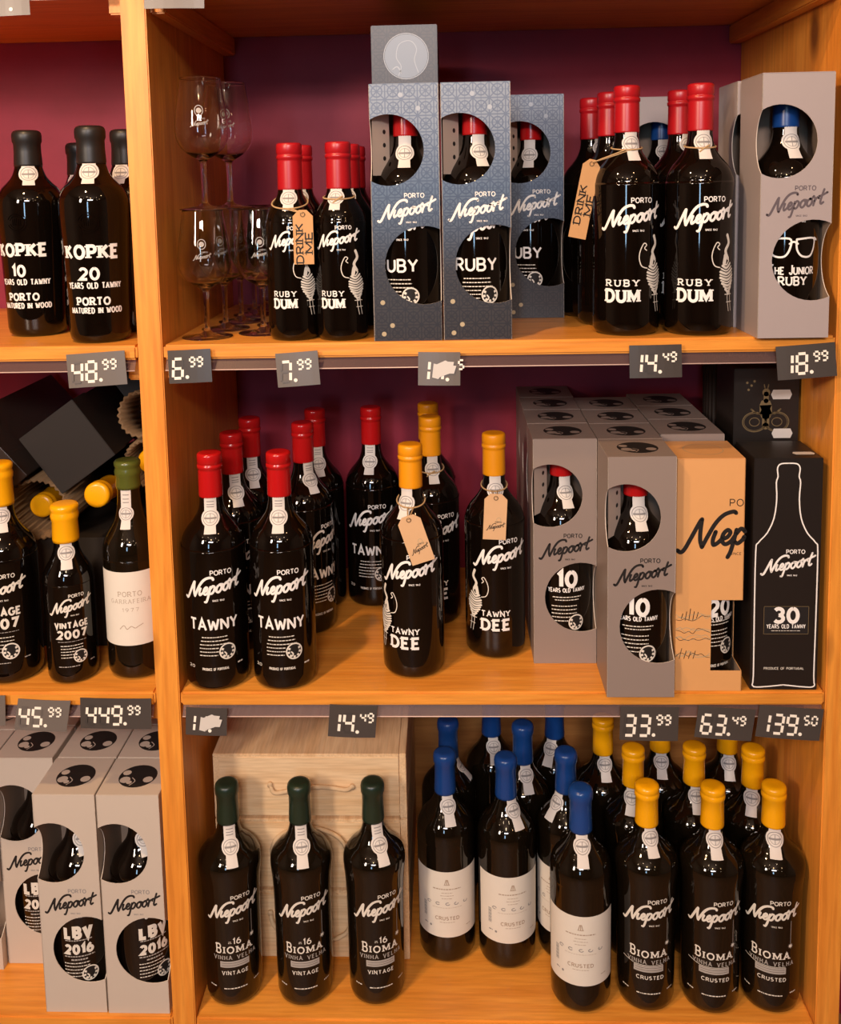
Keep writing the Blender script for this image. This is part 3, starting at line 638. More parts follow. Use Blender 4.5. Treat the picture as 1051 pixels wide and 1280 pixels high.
def carton_mesh(k, h, windows=True, w_=BW, d_=BW, kedge='card_edge'):
    mb = MB()
    F = [('R', CL[0], CL[1], CL[2]), ('L', CU[0], CU[1], CU[2])] if windows else []
    def fixR(b): return b
    mb.poly(outline(w_, h, F), lambda u, v, d: (u, d, v), k, TK, kedge)
    Lf = [('L', -CU[0], CU[1], CU[2])] if windows else []        # the upper window folds round onto the left side
    mb.poly(outline(d_, h, Lf)[::-1], lambda u, v, d: (d, u, v), k, TK, kedge)
    Rf = [('L', -(w_-CL[0]), CL[1], CL[2])] if windows else []
    mb.poly(outline(d_, h, Rf), lambda u, v, d: (w_ - d, u, v), k, TK, kedge)
    mb.box(TK, w_-TK, d_-TK, d_, 0, h, 'card_in'); mb.box(TK, w_-TK, TK, d_-TK, 0, .0008, 'card_in')
    return mb.mesh('carton')
def lid_mesh(k, h, emblem=None, w_=BW, d_=BW, col2='ink_black', bulge=.0):
    mb = MB(); mb.bbox(0, w_, 0, d_, h - .0002, h + .0012, k, .0005)
    f = lambda u, v, lay: (u, v, h + .0013 + lay + .00008)
    if emblem:
        r = .027; cx, cy = w_/2 + .002, d_*.50; disc(mb, cx, cy, r, f, col2, 0, n=28)
        if emblem == 'head':
            disc(mb, cx - .016, cy - .009, .0075, f, k, 6e-5, n=12); disc(mb, cx - .0085, cy - .015, .004, f, k, 8e-5, n=10); disc(mb, cx + .0165, cy - .008, .007, f, k, 7e-5, n=12); disc(mb, cx - .018, cy + .008, .006, f, k, 6e-5, n=12)
            ribbon(mb, smooth_pts([(cx - .006, cy - .022), (cx - .001, cy - .012), (cx - .007, cy - .004)], 4), .0012, f, k, 9e-5)
    return mb.mesh('lid')
def flap_mesh():
    mb = MB(); q = lambda u, v, d: (.0025 + u*.60, .010 + u*.80 + d, v); mb.add([q(u, v, d) for d in (0, .001) for u, v in ((0, .213), (.034, .213), (.034, .318), (0, .318))], [(0, 1, 2, 3), (7, 6, 5, 4), (0, 4, 5, 1), (1, 5, 6, 2), (2, 6, 7, 3), (3, 7, 4, 0)], 'card_flap'); f = lambda u, v, lay: q(u, v, -lay)
    for z in (.218, .235, .252, .269): disc(mb, .024, z, .0030, f, 'ink_black', .0002)
    return mb.mesh('inner_flap')
def carton_print(k, k2=None, dots=False):
    mb = MB(); f = lambda u, v, lay: (u, -.00012 - lay, v); script_logo(mb, .0445, .167, .074, f, k, .31, 10, True, k2)
    return mb.mesh('front_print')
def dot_mesh(k):
    mb = MB(); disc(mb, 0, 0, .0031, lambda u, v, lay: (u, -.00014 - lay, v), k, n=14); return mb.mesh('printed_dot')
def carton(kind, x, y, z, label, group=None, inside=None, turn=0, printed=True, flap=False, blabel=None, btype=None, seal=0, bz=0):
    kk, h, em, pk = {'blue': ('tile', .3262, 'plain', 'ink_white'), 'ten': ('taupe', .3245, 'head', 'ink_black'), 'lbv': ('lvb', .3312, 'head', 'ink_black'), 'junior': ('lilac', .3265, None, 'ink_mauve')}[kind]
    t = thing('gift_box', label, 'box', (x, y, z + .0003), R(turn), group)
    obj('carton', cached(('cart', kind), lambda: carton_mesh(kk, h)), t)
    obj('lid', cached(('lid', kind), lambda: lid_mesh(kk, h, em if em != 'plain' else None)), t)
    if printed: obj('front_print', cached(('cp', kind), lambda: carton_print(pk, {'blue': None, 'junior': 'ink_mauve', 'ten': 'ink_black'}.get(kind, 'ink_grey'), kind == 'blue')), t)
    if kind == 'blue' and printed:
        for dx, dz, dk in ((.012, .050, 'gold'), (.024, .020, 'gold'), (.013, .009, 'gold'), (.040, .313, 'ink_silver'), (.062, .296, 'ink_silver')):
            obj('printed_dot', cached(('dot', dk), lambda: dot_mesh(dk)), t, (dx, 0, dz))
    if flap: obj('inner_flap', cached('flap', flap_mesh), t, label='brown inner flap with a column of black dots')
    if inside:
        c = Matrix.Rotation(R(turn), 3, 'Z') @ Vector((BW/2, BW/2, 0))
        if blabel: bottle(inside, x + c.x, y + c.y, z + .0012, blabel, None, bz, seal)
    return t

# top board, blue tile cartons
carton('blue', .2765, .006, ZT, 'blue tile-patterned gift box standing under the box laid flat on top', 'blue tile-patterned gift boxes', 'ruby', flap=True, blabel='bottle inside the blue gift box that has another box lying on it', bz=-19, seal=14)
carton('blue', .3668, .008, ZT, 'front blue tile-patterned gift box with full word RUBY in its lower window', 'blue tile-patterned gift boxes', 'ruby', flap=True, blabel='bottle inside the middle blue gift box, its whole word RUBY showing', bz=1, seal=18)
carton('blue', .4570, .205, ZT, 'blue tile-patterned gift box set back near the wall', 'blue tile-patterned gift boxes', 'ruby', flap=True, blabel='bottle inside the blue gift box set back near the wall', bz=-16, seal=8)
carton('blue', .2765, .1, ZT, 'blue gift box hidden behind the one that carries the lying box', 'blue tile-patterned gift boxes', None, printed=False)
t = thing('gift_box', 'blue tile-patterned gift box lying flat, round emblem end facing out', 'box', (.2795, .03, ZT + .3289), 0, 'blue tile-patterned gift boxes')
def lying():
    mb = MB(); mb.bbox(0, .0845, 0, .32, 0, .074, 'tile', .0008); return mb.mesh('carton')
obj('carton', lying(), t)
mb = MB(); f = lambda u, v, lay: (u, -.0002 - lay, v)
ribbon(mb, [(.0445 + .0285*cos(2*pi*i/40), .035 + .0285*sin(2*pi*i/40)) for i in range(41)], .0009, f, 'ink_silver')
disc(mb, .0445, .035, .0275, f, 'emblem_blue', -.00008, n=32)
ribbon(mb, smooth_pts([(.034, .010), (.038, .022), (.032, .034), (.036, .050), (.050, .054), (.058, .044), (.055, .030), (.060, .014)], 5), .0009, f, 'ink_silver')
ribbon(mb, smooth_pts([(.026, .018), (.033, .022), (.038, .014)], 5), .0014, f, 'ink_silver')
obj('emblem', mb.mesh('emblem'), t)

# top board, lilac grey cartons at the right
JG = 'lilac grey boxes with round windows'
carton('junior', .7605, -.015, ZT, 'lilac grey window box at the right post showing spectacles on its bottle', JG, 'junior', blabel='blue-capped bottle with white spectacles inside the lilac grey box', bz=17, seal=8)
carton('junior', .7585, .083, ZT, 'grey box directly behind the box with the spectacles', JG)
carton('junior', .6715, .298, ZT, 'pale grey window box at the back between the two red-capped pairs', JG, 'junior', blabel='blue-capped bottle in the pale box at the back wall', bz=5, seal=6)

# middle board cartons
TG = 'taupe boxes with round windows on the middle board'
carton('ten', .4865, .078, ZM, 'left front taupe window box, set back, beside the loose tagged bottle', TG, 'ten', flap=True, blabel='red-capped bottle inside the left taupe box numbered 10', bz=11, seal=8)
carton('ten', .5745, -.015, ZM, 'taupe window box standing furthest forward, over the board edge', TG, 'ten', flap=True, blabel='red-capped bottle inside the foremost taupe box numbered 10', bz=6, seal=10)
for i in range(3):
    carton('ten', .4865 + .001*i, .168 + .0892*i, ZM, ['second', 'third', 'rearmost'][i] + ' taupe box in the column behind the left front taupe box', TG, printed=False)
    carton('ten', .5755 + .0004*i, .0745 + .0892*i, ZM, ['second', 'third', 'rearmost'][i] + ' taupe box in the column behind the foremost taupe box', TG, printed=False)
    carton('ten', .6655 + .0003*i, .0965 + .0892*i, ZM, ['second', 'third', 'rearmost'][i] + ' box of the column behind the orange box', TG, printed=False)

# bottom left pale cartons
LG = 'pale grey window boxes in the bottom left bay'
carton('lbv', -.2165, .007, ZB, 'front left pale grey window box with LBV 2016 bottle', LG, 'lbv', blabel='bottle in the front left pale box of the bottom left bay', bz=-12, seal=26)
carton('lbv', -.1262, .006, ZB, 'pale grey window box beside the middle post', LG, 'lbv', blabel='bottle in the pale box beside the middle post', bz=15, seal=2)
carton('lbv', -.3105, .0945, ZB, 'pale grey window box set one row back, left of the front pair', LG, 'lbv', blabel='bottle in the pale box set one row back', bz=-16, seal=44)
carton('lbv', -.4005, .082, ZB, 'pale grey box cut off by the left picture edge', LG)
for i, (x, y, d) in enumerate(((-.2155, .0965, 'second row, directly behind the front left box'), (-.1255, .0965, 'second row, behind the box at the middle post'), (-.2155, .1865, 'third row, behind the front left box'), (-.1255, .1865, 'third row, behind the box at the middle post'), (-.3100, .1845, 'third row, behind the set-back left box'), (-.2155, .2765, 'fourth row, behind the front left box'), (-.3100, .2745, 'fourth row, behind the set-back left box'), (-.1255, .2765, 'fourth row, behind the box at the middle post'), (-.4, .172, 'behind the box at the left picture edge'))):
    carton('lbv', x, y, ZB, 'pale grey box with head emblem lid, ' + d, LG, printed=False)

# orange carton with a stepped window
t = thing('gift_box', 'tan orange gift box with oversized dark script and stepped window', 'box', (.6665, .002, ZM + .0003), R(-.5))
h = .3165; mb = MB()
mb.poly([(0, 0), (BW, 0), (BW, .028), (.047, .028), (.047, .126), (BW, .126), (BW, h), (0, h)], lambda u, v, d: (u, d, v), 'orange_box', TK, 'orange_box')
mb.poly([(0, 0), (BW, 0), (BW, h), (0, h)][::-1], lambda u, v, d: (d, u, v), 'orange_box', TK, 'orange_box')
mb.poly([(0, 0), (BW, 0), (BW, h), (0, h), (0, .126), (.040, .126), (.040, .028), (0, .028)], lambda u, v, d: (BW - d, u, v), 'orange_box', TK, 'orange_box')
mb.box(TK, BW-TK, BW-TK, BW, 0, h, 'orange_box'); mb.box(TK, BW-TK, TK, BW-TK, 0, .0008, 'orange_box'); obj('carton', mb.mesh('carton'), t)
mb = MB(); mb.bbox(0, BW, 0, BW, h-.0002, h+.0012, 'orange_box', .0005); f = lambda u, v, lay: (u, v, h + .0014 + lay)
ribbon(mb, [(.044 + .026*cos(2*pi*i/30), .044 + .026*sin(2*pi*i/30)) for i in range(31)], .0008, f, 'gold'); obj('lid', mb.mesh('lid'), t)
mb = MB(); f = lambda u, v, lay: (u, -.00012 - lay, v); q = 0.165/8.6
big = [[(-.35, -.05), (-.1, -.22), (.15, .0), (.5, .8), (.9, 1.75), (1.05, 2.0)], [(1.05, 2.0), (1.05, 1.2), (1.12, .5), (1.3, .0)], [(1.3, .0), (1.6, .75), (2.0, 1.6), (2.5, 2.15), (3.1, 2.32), (3.3, 2.2)],
       [(2.1, 1.0), (1.98, .45), (2.08, .08), (2.4, .25), (2.65, .55)], [(2.6, .42), (2.95, .55), (3.1, .85), (2.9, 1.05), (2.65, .8), (2.6, .35), (2.85, .05), (3.2, .2), (3.45, .6)],
       [(3.5, 1.0), (3.42, .3), (3.3, -.5), (3.15, -.9)], [(3.5, .7), (3.8, 1.05), (4.08, .82)], [(3.45, .2), (3.7, .02), (4.0, .25), (4.08, .45)]]
for i, s in enumerate(big): ribbon(mb, [(.0085 + (a + b*.12)*q, .196 + b*q + a*q*.10) for a, b in smooth_pts(s, 5)], q*.29, f, 'ink_black', 1e-5*(i % 4))
text(mb, 'PO', .0775, .254, .0090, f, 'ink_black', .13, .34, .017); text(mb, 'SINCE', .0775, .188, .0032, f, 'ink_black', .15, .34, .014)
rd = random.Random(4)
for zz, amp in ((.101, .004), (.083, .004), (.072, .003), (.049, .004)):      # loose landscape sketch
    for rep in range(3): ribbon(mb, smooth_pts([(x_/100*4.6 + .001, zz + rd.uniform(-amp, amp) + rep*.002) for x_ in [i*.95/7 for i in range(8)]], 4) if False else smooth_pts([(.001 + .045*i/8, zz + rd.uniform(-amp, amp) + rep*.0015) for i in range(9)], 4), .0007, f, 'ink_black' if rep == 0 else 'gold', 0, False)
for x_ in (.008, .013, .018, .023, .028): ribbon(mb, [(x_, .098 + rd.uniform(0, .004)), (x_ + .002, .110 + rd.uniform(-.004, .004))], .0010, f, 'ink_black')
for x_ in (.006, .012, .018, .024): ribbon(mb, [(x_, .045), (x_ + .003, .056 + rd.uniform(-.003, .003))], .0009, f, 'ink_black')
obj('front_print', mb.mesh('front_print'), t, label='dark oversized script lettering and a loose landscape sketch')
bottle('twenty', .6665 + .044, .002 + .0445, ZM + .0012, 'bottle numbered 20 inside the tan orange box', None, 37, 0, zs=.97)

# black carton with a drawn bottle
t = thing('gift_box', 'black gift box with white bottle outline and number 30', 'box', (.7665, .004, ZM + .0003), R(-.5))
mb = MB(); mb.bbox(0, BW, 0, .086, 0, .3165, 'blackbox', .0008); obj('carton', mb.mesh('carton'), t)
mb = MB(); f = lambda u, v, lay: (u, -.00015 - lay, v); hw_ = [(.030, .004), (.0405, .006), (.0395, .02), (.040, .10), (.0400, .19), (.0370, .203), (.026, .216), (.0175, .236), (.0145, .262), (.0155, .284), (.0135, .292), (.0145, .302), (.0125, .3075)]
pts = [(0, .007)] + [(a, b) for a, b in hw_] + [(.008, .3095), (0, .3098)]
pts = [(.044 + a, b) for a, b in pts]; full = smooth_pts(pts, 3); ribbon(mb, full, .0017, f, 'ink_white'); ribbon(mb, [(.088 - a, b) for a, b in full], .0017, f, 'ink_white')
script_logo(mb, .0455, .172, .070, f, 'ink_white', .31, 10)
sheet(mb, .0165, .0745, .078, .116, f, 'ink_black', 0, 2, 1); f2 = lambda u, v, lay: (u, -.0003 - lay, v)
for a, b in (((.0165, .078), (.0745, .078)), ((.0745, .078), (.0745, .116)), ((.0165, .116), (.0745, .116)), ((.0165, .078), (.0165, .116))): ribbon(mb, [a, b], .0006, f2, 'ink_gold')
text(mb, '30', .0455, .0945, .0185, f2, 'ink_white', .27, .34, .030); text(mb, 'YEARS OLD TAWNY', .0455, .0860, .0052, f2, 'ink_white', .17, .42, .050); microlines(mb, .0455, .0825, .05, 1, .004, f2, 'ink_cream')
text(mb, 'PRODUCE OF PORTUGAL', .044, .0285, .0030, f, 'ink_cream', .17, .36, .052)
obj('front_print', mb.mesh('front_print'), t, label='white bottle outline with lettering')
def hexa(mb, x, y, w_, h_, f, k='sticker'):
    mb.add([f(u, v, 0) for u, v in ((x-w_/2, y), (x-w_/2+.003, y-h_/2), (x+w_/2-.003, y-h_/2), (x+w_/2, y), (x+w_/2-.003, y+h_/2), (x-w_/2+.003, y+h_/2))], [(0, 1, 2, 3, 4, 5)], k)
mb = MB(); hexa(mb, .070, .022, .029, .013, lambda u, v, d: (u, v, .3169)); obj('price_sticker', mb.mesh('price_sticker'), t)
# tall black box with gold rings
t = thing('gift_box', 'tall black box with gold-brown ring drawing, behind the bottle-outline box', 'box', (.7700, .112, ZM + .0003))
mb = MB(); mb.bbox(0, .090, 0, .088, 0, .414, 'blackbox', .0008); obj('carton', mb.mesh('carton'), t)
mb = MB(); f = lambda u, v, lay: (u, -.00015 - lay, v); c = 'ink_gold'
for x_ in (.029, .060):
    for r_, w_ in ((.0165, .0012), (.0145, .0007), (.007, .0010)): ribbon(mb, [(x_ + r_*cos(2*pi*i/28), .338 + r_*.85*sin(2*pi*i/28)) for i in range(29)], w_, f, c)
ribbon(mb, [(.0445, .332), (.0445, .350)], .010, f, c); ribbon(mb, [(.0445, .350), (.044, .362)], .017, f, c); disc(mb, .0445, .380, .0055, f, c); ribbon(mb, [(.0445, .368), (.0445, .378)], .007, f, c)
for sx_ in (-1, 1): ribbon(mb, smooth_pts([(.0445, .352), (.0445 + sx_*.012, .350), (.0445 + sx_*.02, .356)], 4), .0025, f, c); ribbon(mb, [(.0445 + sx_*.002, .386), (.0445 + sx_*.003, .391)], .0015, f, c)
for x_, z_ in ((.020, .384), (.024, .390), (.018, .394), (.028, .396)): disc(mb, x_, z_, .0017, f, c)
obj('front_print', mb.mesh('front_print'), t, label='gold-brown ring drawing')
for z_ in (.3215, .377): mb = MB(); hexa(mb, .0675 - (.002 if z_ > .35 else 0), z_, .029, .0135, lambda u, v, d: (u, -.0003, v)); obj('price_sticker', mb.mesh('price_sticker'), t)

# ---------------------------------------------------------------- loose bottles
# top board
HG, DG = 'small red-capped bottles', 'large red-capped bottles on the top board'
bottle('hdum', .167, .047, ZT, 'small red-capped bottle with the DRINK ME tag hanging in front', HG, -7, -1)
bottle('hdum', .232, .041, ZT, 'small red-capped bottle beside the blue boxes, twine round its neck', HG, -8, -6)
bottle('hdum', .170, .125, ZT, 'small red-capped bottle just behind the one with the DRINK ME tag', HG, -4, 0, False)
bottle('hdum', .237, .120, ZT, 'small red-capped bottle second in the row beside the blue boxes', HG, -4, 0, False)
bottle('hdum', .238, .200, ZT, 'small red-capped bottle third in the row beside the blue boxes', HG, -4, 0, False)
bottle('dum', .609, .057, ZT, 'front large red-capped bottle, left of the front pair on top board', DG, 6, 16)
bottle('dum', .702, .049, ZT, 'front large red-capped bottle, right of the pair, beside the grey box', DG, 6, 10)
bottle('dum', .601, .146, ZT, 'large red-capped bottle second in the left row, tag at its shoulder', DG, 20, 40)
bottle('dum', .589, .236, ZT, 'large red-capped bottle third and rearmost in the left row', DG, 20, 30, False)
bottle('dum', .697, .140, ZT, 'large red-capped bottle behind the right one of the front pair', DG, 14, 28)
# Kopke-shaped
KG = 'black-capped squat bottles'
bottle('k20', -.099, .055, ZT, 'squat black-capped bottle against the middle post, lettered 20', KG, -11, 0)
bottle('k10', -.213, .122, ZT, 'leftmost squat black-capped bottle, lettered 10', KG, -26, 24)
bottle('k20', -.174, .212, ZT, 'black-capped bottle hidden between and behind the 10 and 20 bottles', KG, -3, -20, False, zs=.95)
bottle('k20', -.084, .149, ZT, 'black-capped bottle behind the 20 bottle, beside the middle post', KG, -3, -16, False)
# middle board, left bay
bottle('v07', -.2555, .059, ZM, 'large yellow-capped bottle with 2007 cut off at left picture edge', None, -17, 14)
bottle('hv07', -.164, .052, ZM, 'small yellow-capped bottle reading 2007', None, 0, -3)
bottle('garr', -.0775, .068, ZM, 'olive-green-capped bottle with white label beside the middle post', None, -9, -8)
# middle board, main bay
RG, AG = 'red-capped bottles on the middle board', 'amber-capped bottles on the middle board'
bottle('tawny', .045, .041, ZM, 'front red-capped bottle at the middle post, reading TAWNY', RG, -5, -1)
bottle('tawny', .139, .042, ZM, 'front red-capped bottle second from the middle post, reading TAWNY', RG, -6, -1)
bottle('tawny', .051, .150, ZM, 'red-capped bottle second in the row along the middle post', RG, 0, 12)
bottle('tawny', .060, .240, ZM, 'red-capped bottle rearmost in the row along the middle post', RG, 0, 8, False)
bottle('tawny', .148, .206, ZM, 'red-capped bottle second in the row of the second column', RG, 36, -8)
bottle('tawny', .155, .297, ZM, 'red-capped bottle rearmost in the second column', RG, 0, 10, False)
bottle('tawny', .2445, .307, ZM, 'red-capped bottle standing alone at the back beside amber-capped ones', RG, -7, -2)
bottle('dee', .317, .074, ZM, 'front amber-capped bottle with a tilted kraft tag', AG, -12, -12)
bottle('dee', .435, .130, ZM, 'amber-capped bottle with an upright kraft tag, beside the taupe boxes', AG, 6, 0)
bottle('dee', .342, .236, ZM, 'amber-capped bottle behind the one with the tilted tag', AG, 10, 0)
bottle('dee', .337, .330, ZM, 'amber-capped bottle rearmost, only its cap showing', AG, 0, 0, False)
# bottom board
GG = 'dark-green-capped bottles before the crates'
bottle('bvint', .045, .056, ZB, 'dark-green-capped bottle nearest the middle post', GG, 1, 3)
bottle('bvint', .149, .057, ZB, 'middle one of three dark-green-capped bottles before the crates', GG, 0, 2)
bottle('bvint', .254, .060, ZB, 'dark-green-capped bottle nearest the blue-capped ones', GG, 8, 12)
BG = 'blue-capped bottles on the bottom board'
bottle('gcrust', .357, .140, ZB, 'blue-capped bottle with white label beside the crates', BG, 0, 12)
bottle('gcrust', .448, .129, ZB, 'blue-capped bottle with white label, right of the one beside the crates', BG, 12, 22)
bottle('gcrust', .549, .052, ZB, 'foremost blue-capped bottle with white label', BG, 0, 6)
bottle('gcrust', .539, .143, ZB, 'blue-capped bottle half hidden behind the foremost one', BG, -30, -16)
bottle('gcrust', .362, .230, ZB, 'blue-capped bottle behind the one beside the crates', BG, 40, 42, False)
bottle('gcrust', .434, .297, ZB, 'blue-capped bottle at the back, its cap cut by the rail', BG, 0, 10, False)
bottle('gcrust', .480, .218, ZB, 'blue-capped bottle second row, right behind the gap in front pair', BG, 0, 16, False)
bottle('gcrust', .538, .290, ZB, 'blue-capped bottle rearmost beside the first yellow-capped one', BG, 0, -20, False)
YG = 'yellow-capped bottles on the bottom board'
for i, (x, y, s, tn, d) in enumerate(((.642, .054, 14, 7, 'front yellow-capped bottle next to the foremost blue-capped one'), (.733, .051, 6, 9, 'middle one of the three front yellow-capped bottles'), (.8185, .053, 8, 2, 'front yellow-capped bottle beside the right post'),
      (.640, .145, -6, 0, 'second-row yellow-capped bottle behind the front left yellow one'), (.732, .150, 14, 0, 'second-row yellow-capped bottle behind the front middle yellow one'), (.8175, .144, -2, 0, 'second-row yellow-capped bottle beside the right post'),
      (.608, .229, 12, 0, 'third-row yellow-capped bottle next to the blue-capped ones'), (.700, .237, 8, 0, 'third-row yellow-capped bottle, middle one of the last three'), (.805, .233, 10, 0, 'third-row yellow-capped bottle nearest the right post'))):
    bottle('bcrust', x, y, ZB, d, YG, tn, s, i < 3)

# ---------------------------------------------------------------- pile in the left bay, middle board
t = thing('carton_box', 'black cardboard carton lying behind the 2007 bottles, under the pile', 'box', (-.33, .135, ZM + .0003))
mb = MB(); mb.bbox(0, .29, 0, .29, 0, .168, 'darkboard', .001); obj('carton', mb.mesh('carton'), t)
def tilted_box(label, c, side, h_, ln, ang, k, lidk=None):
    t = thing('gift_box', label, 'box', c); t.rotation_euler = (0, R(-ang), 0)
    mb = MB(); mb.bbox(-side/2, side/2, 0, ln, -h_/2, h_/2, k, .0012); obj('carton', mb.mesh('carton'), t)
    mb = MB(); mb.bbox(-side/2 - .0015, side/2 + .0015, -.0012, .05, -h_/2 - .0015, h_/2 + .0015, lidk or k, .0008); obj('lid', mb.mesh('lid'), t); return t
tilted_box('charcoal square-ended box lying tilted on top of the pile', (-.181, .118, ZM + .311), .097, .098, .30, 35.5, 'darkboard')
tilted_box('black box wedged behind the charcoal square-ended box', (-.0900, .215, ZM + .3745), .068, .068, .21, 35.5, 'blackbox')
tilted_box('dark glossy wrapped box at the left picture edge of the pile', (-.306, .105, ZM + .294), .075, .12, .30, 41, 'darktin')
def sleeve(label, c, r, ln, tilt=(0, 0, 0), waves=30):
    t = thing('corrugated_sleeve', label, 'sleeve', c, 0, 'corrugated bottle sleeves'); t.rotation_euler = tilt
    mb = MB(); vs = []; n_ = waves*6
    for i in range(n_):
        a = 2*pi*i/n_; rr = r + .0016*sin(waves*a)
        for q_, y in ((rr, 0), (rr, ln), (rr - .0035, ln), (rr - .0035, 0)): vs.append((q_*cos(a), y, q_*sin(a)))
    fs = []
    for i in range(n_):
        j = (i+1) % n_
        for q_ in range(4): fs.append((4*i+q_, 4*j+q_, 4*j+(q_+1) % 4, 4*i+(q_+1) % 4))
    mb.add(vs, fs, 'corr'); obj('tube', mb.mesh('tube', True), t); return t
sleeve('corrugated sleeve round the lying bottle left of the small 2007 bottle', (-.2340, .125, ZM + .2155), .0455, .25)
t = bottle('v07', -.2340, .426, ZM + .2155, 'yellow-capped bottle lying in a corrugated sleeve, cap facing out', 'lying yellow-capped bottles', 0, 0, False, lean=(R(90), 0, 0), zs=.94)
t = bottle('v07', -.136, .405, ZM + .2175, 'yellow-capped bottle lying bare between the small 2007 and olive-capped ones', 'lying yellow-capped bottles', 0, 0, False, lean=(R(85), 0, R(0)))
t.children[2].rotation_euler = (0, 0, R(100))
sleeve('corrugated sleeve under the upper right pile, half behind the post', (-.074, .150, ZM + .277), .036, .27)
t = bottle('hv07', -.073, .405, ZM + .277, 'yellow-capped bottle lying in the sleeve half behind the middle post', 'lying yellow-capped bottles', 0, 0, False, lean=(R(90), 0, 0))
sleeve('corrugated sleeve with zigzag rim at the top of the pile beside the post', (-.073, .122, ZM + .357), .0335, .08, (R(-8), 0, R(-4)), 22)
t = thing('wine_sleeve', 'dark corrugated sleeve standing behind the tall black box', 'sleeve', (.812, .262, ZM + .0003))
mb = MB(); n_ = 180; vs = []
for i in range(n_):
    a = 2*pi*i/n_; rr = .044 + .0014*sin(36*a); vs += [(rr*cos(a), rr*sin(a), 0), (rr*cos(a), rr*sin(a), .42)]
mb.add(vs, [(2*i, 2*((i+1) % n_), 2*((i+1) % n_)+1, 2*i+1) for i in range(n_)] + [tuple(2*i+1 for i in range(n_))], 'blackbox'); obj('tube', mb.mesh('tube', True), t)

# ---------------------------------------------------------------- crates
CG = 'stacked pine crates'
def crate(z, hh, label, ropepts):
    x0, x1, y0, y1 = .013, .3, .1065, .424
    t = thing('wooden_crate', label, 'crate', (x0, y0, z), 0, CG); w_ = x1-x0; d_ = y1-y0
    def pc(name, a, b, c, d, e, f_, k='crate'): mb = MB(); mb.bbox(a, b, c, d, e, f_, k, .0009); return obj(name, mb.mesh(name), t)
    pc('front_panel', .0085, w_-.0105, .0, .008, .0045, hh-.0055); pc('back_panel', .0085, w_-.0105, d_-.008, d_, .0, hh-.006)
    pc('side_panel', 0, .008, .0015, d_, 0, hh-.006, 'crate_y'); pc('side_panel', w_-.010, w_, .0015, d_, 0, hh-.001, 'crate_y')
    pc('lid', .0002, w_-.0104, .0, d_, hh-.0055, hh-.0006, 'crate_y'); pc('bottom', .0085, w_-.0105, .0085, d_-.0085, .0, .006)
    mb = MB(); mb.tube(smooth_pts(ropepts, 8), .0033, 'rope', 8)
    for e in (ropepts[0], ropepts[-1]): mb.tube([(e[0], .0002, e[2]), (e[0], -.004, e[2])], .0042, 'rope', 10)
    obj('rope_handle', mb.mesh('rope_handle', True), t, label='pale twisted rope handle')
h1, h2, h3 = .1140, .1150, .1030
crate(ZB + .0004, h1, 'lowest pine crate of the stack behind the dark-green-capped bottles', [(.078, 0, .078), (.084, -.006, .060), (.110, -.008, .040), (.145, -.009, .034), (.185, -.008, .045), (.200, -.006, .062), (.208, 0, .078)])
crate(ZB + .0006 + h1, h2, 'middle pine crate with a drooping rope loop over its lower half', [(.088, 0, .040), (.085, -.006, .070), (.100, -.007, .094), (.140, -.008, .107), (.180, -.007, .094), (.196, -.006, .070), (.198, -.006, .030), (.200, -.004, .004)])
crate(ZB + .0008 + h1 + h2, h3, 'topmost pine crate with a nearly straight rope handle', [(.085, 0, .055), (.092, -.006, .045), (.115, -.007, .049), (.145, -.0075, .055), (.175, -.007, .054), (.198, -.006, .050), (.207, 0, .052)])

# ---------------------------------------------------------------- glasses
def glass_mesh(h=.172):
    foot = [(.0, .0), (.0, .0335), (.0008, .0345), (.0016, .0335), (.0030, .022), (.0055, .0085), (.0085, .0048)]
    out = foot + smooth_pts([(.012, .0040), (.035, .0036), (.058, .0039), (.064, .0052), (.068, .0100), (.074, .0200), (.083, .0292), (.095, .0343), (.108, .0352), (.125, .0338), (.145, .0310), (.160, .0286), (h, .0272)], 5)
    ins = [(z_, r_ - .0011) for z_, r_ in out if z_ > .0745][::-1]; ins = [(h + .0003, .0267)] + ins + [(.0725, .0145), (.0705, .006), (.0702, .0)]
    mb = MB(); mb.lathe(out + ins, 'clear', 44); return mb.mesh('bowl_and_stem', True)
def etch_mesh():
    mb = MB(); f = lambda u, v, lay: ((.0356 + lay)*sin(u/.0352), -(.0356 + lay)*cos(u/.0352), v)
    ribbon(mb, arc(0, .128, .0055, .0065, 0, 360, 18), .0010, lambda u, v, l_: f(u, v, l_ - .0012), 'ink_dim'); disc(mb, 0, .128, .0035, lambda u, v, l_: f(u, v, l_ - .0012), 'ink_dim')
    script_logo(mb, 0, .111, .024, f, 'ink_dim', .25, 8, False); return mb.mesh('etched_print')
GL = 'small stemmed tasting glasses'
gl = ((.045, .062, 0, 'foremost stemmed glass beside the middle post on the top board'), (.053, .138, 0, 'second stemmed glass in the row along the middle post'), (.060, .214, 0, 'third stemmed glass in the row along the middle post'), (.066, .290, 0, 'fourth stemmed glass in the row along the middle post'), (.072, .366, 0, 'rearmost stemmed glass in the row along the middle post'),
      (.116, .093, 0, 'front stemmed glass beside the small red-capped bottles'), (.126, .172, 0, 'stemmed glass behind the one beside the small red-capped bottles'),
      (.050, .058, 1, 'front stemmed glass standing on top of the lower row'), (.069, .128, 1, 'rear stemmed glass standing on top of the lower row'))
for x, y, up_, d in gl:
    t = thing('wine_glass', d, 'glass', (x, y, ZT + .0004 + up_*.1728), 0, GL); obj('bowl_and_stem', cached('glass', glass_mesh), t); obj('etched_print', cached('etch', etch_mesh), t, rz=R(9))

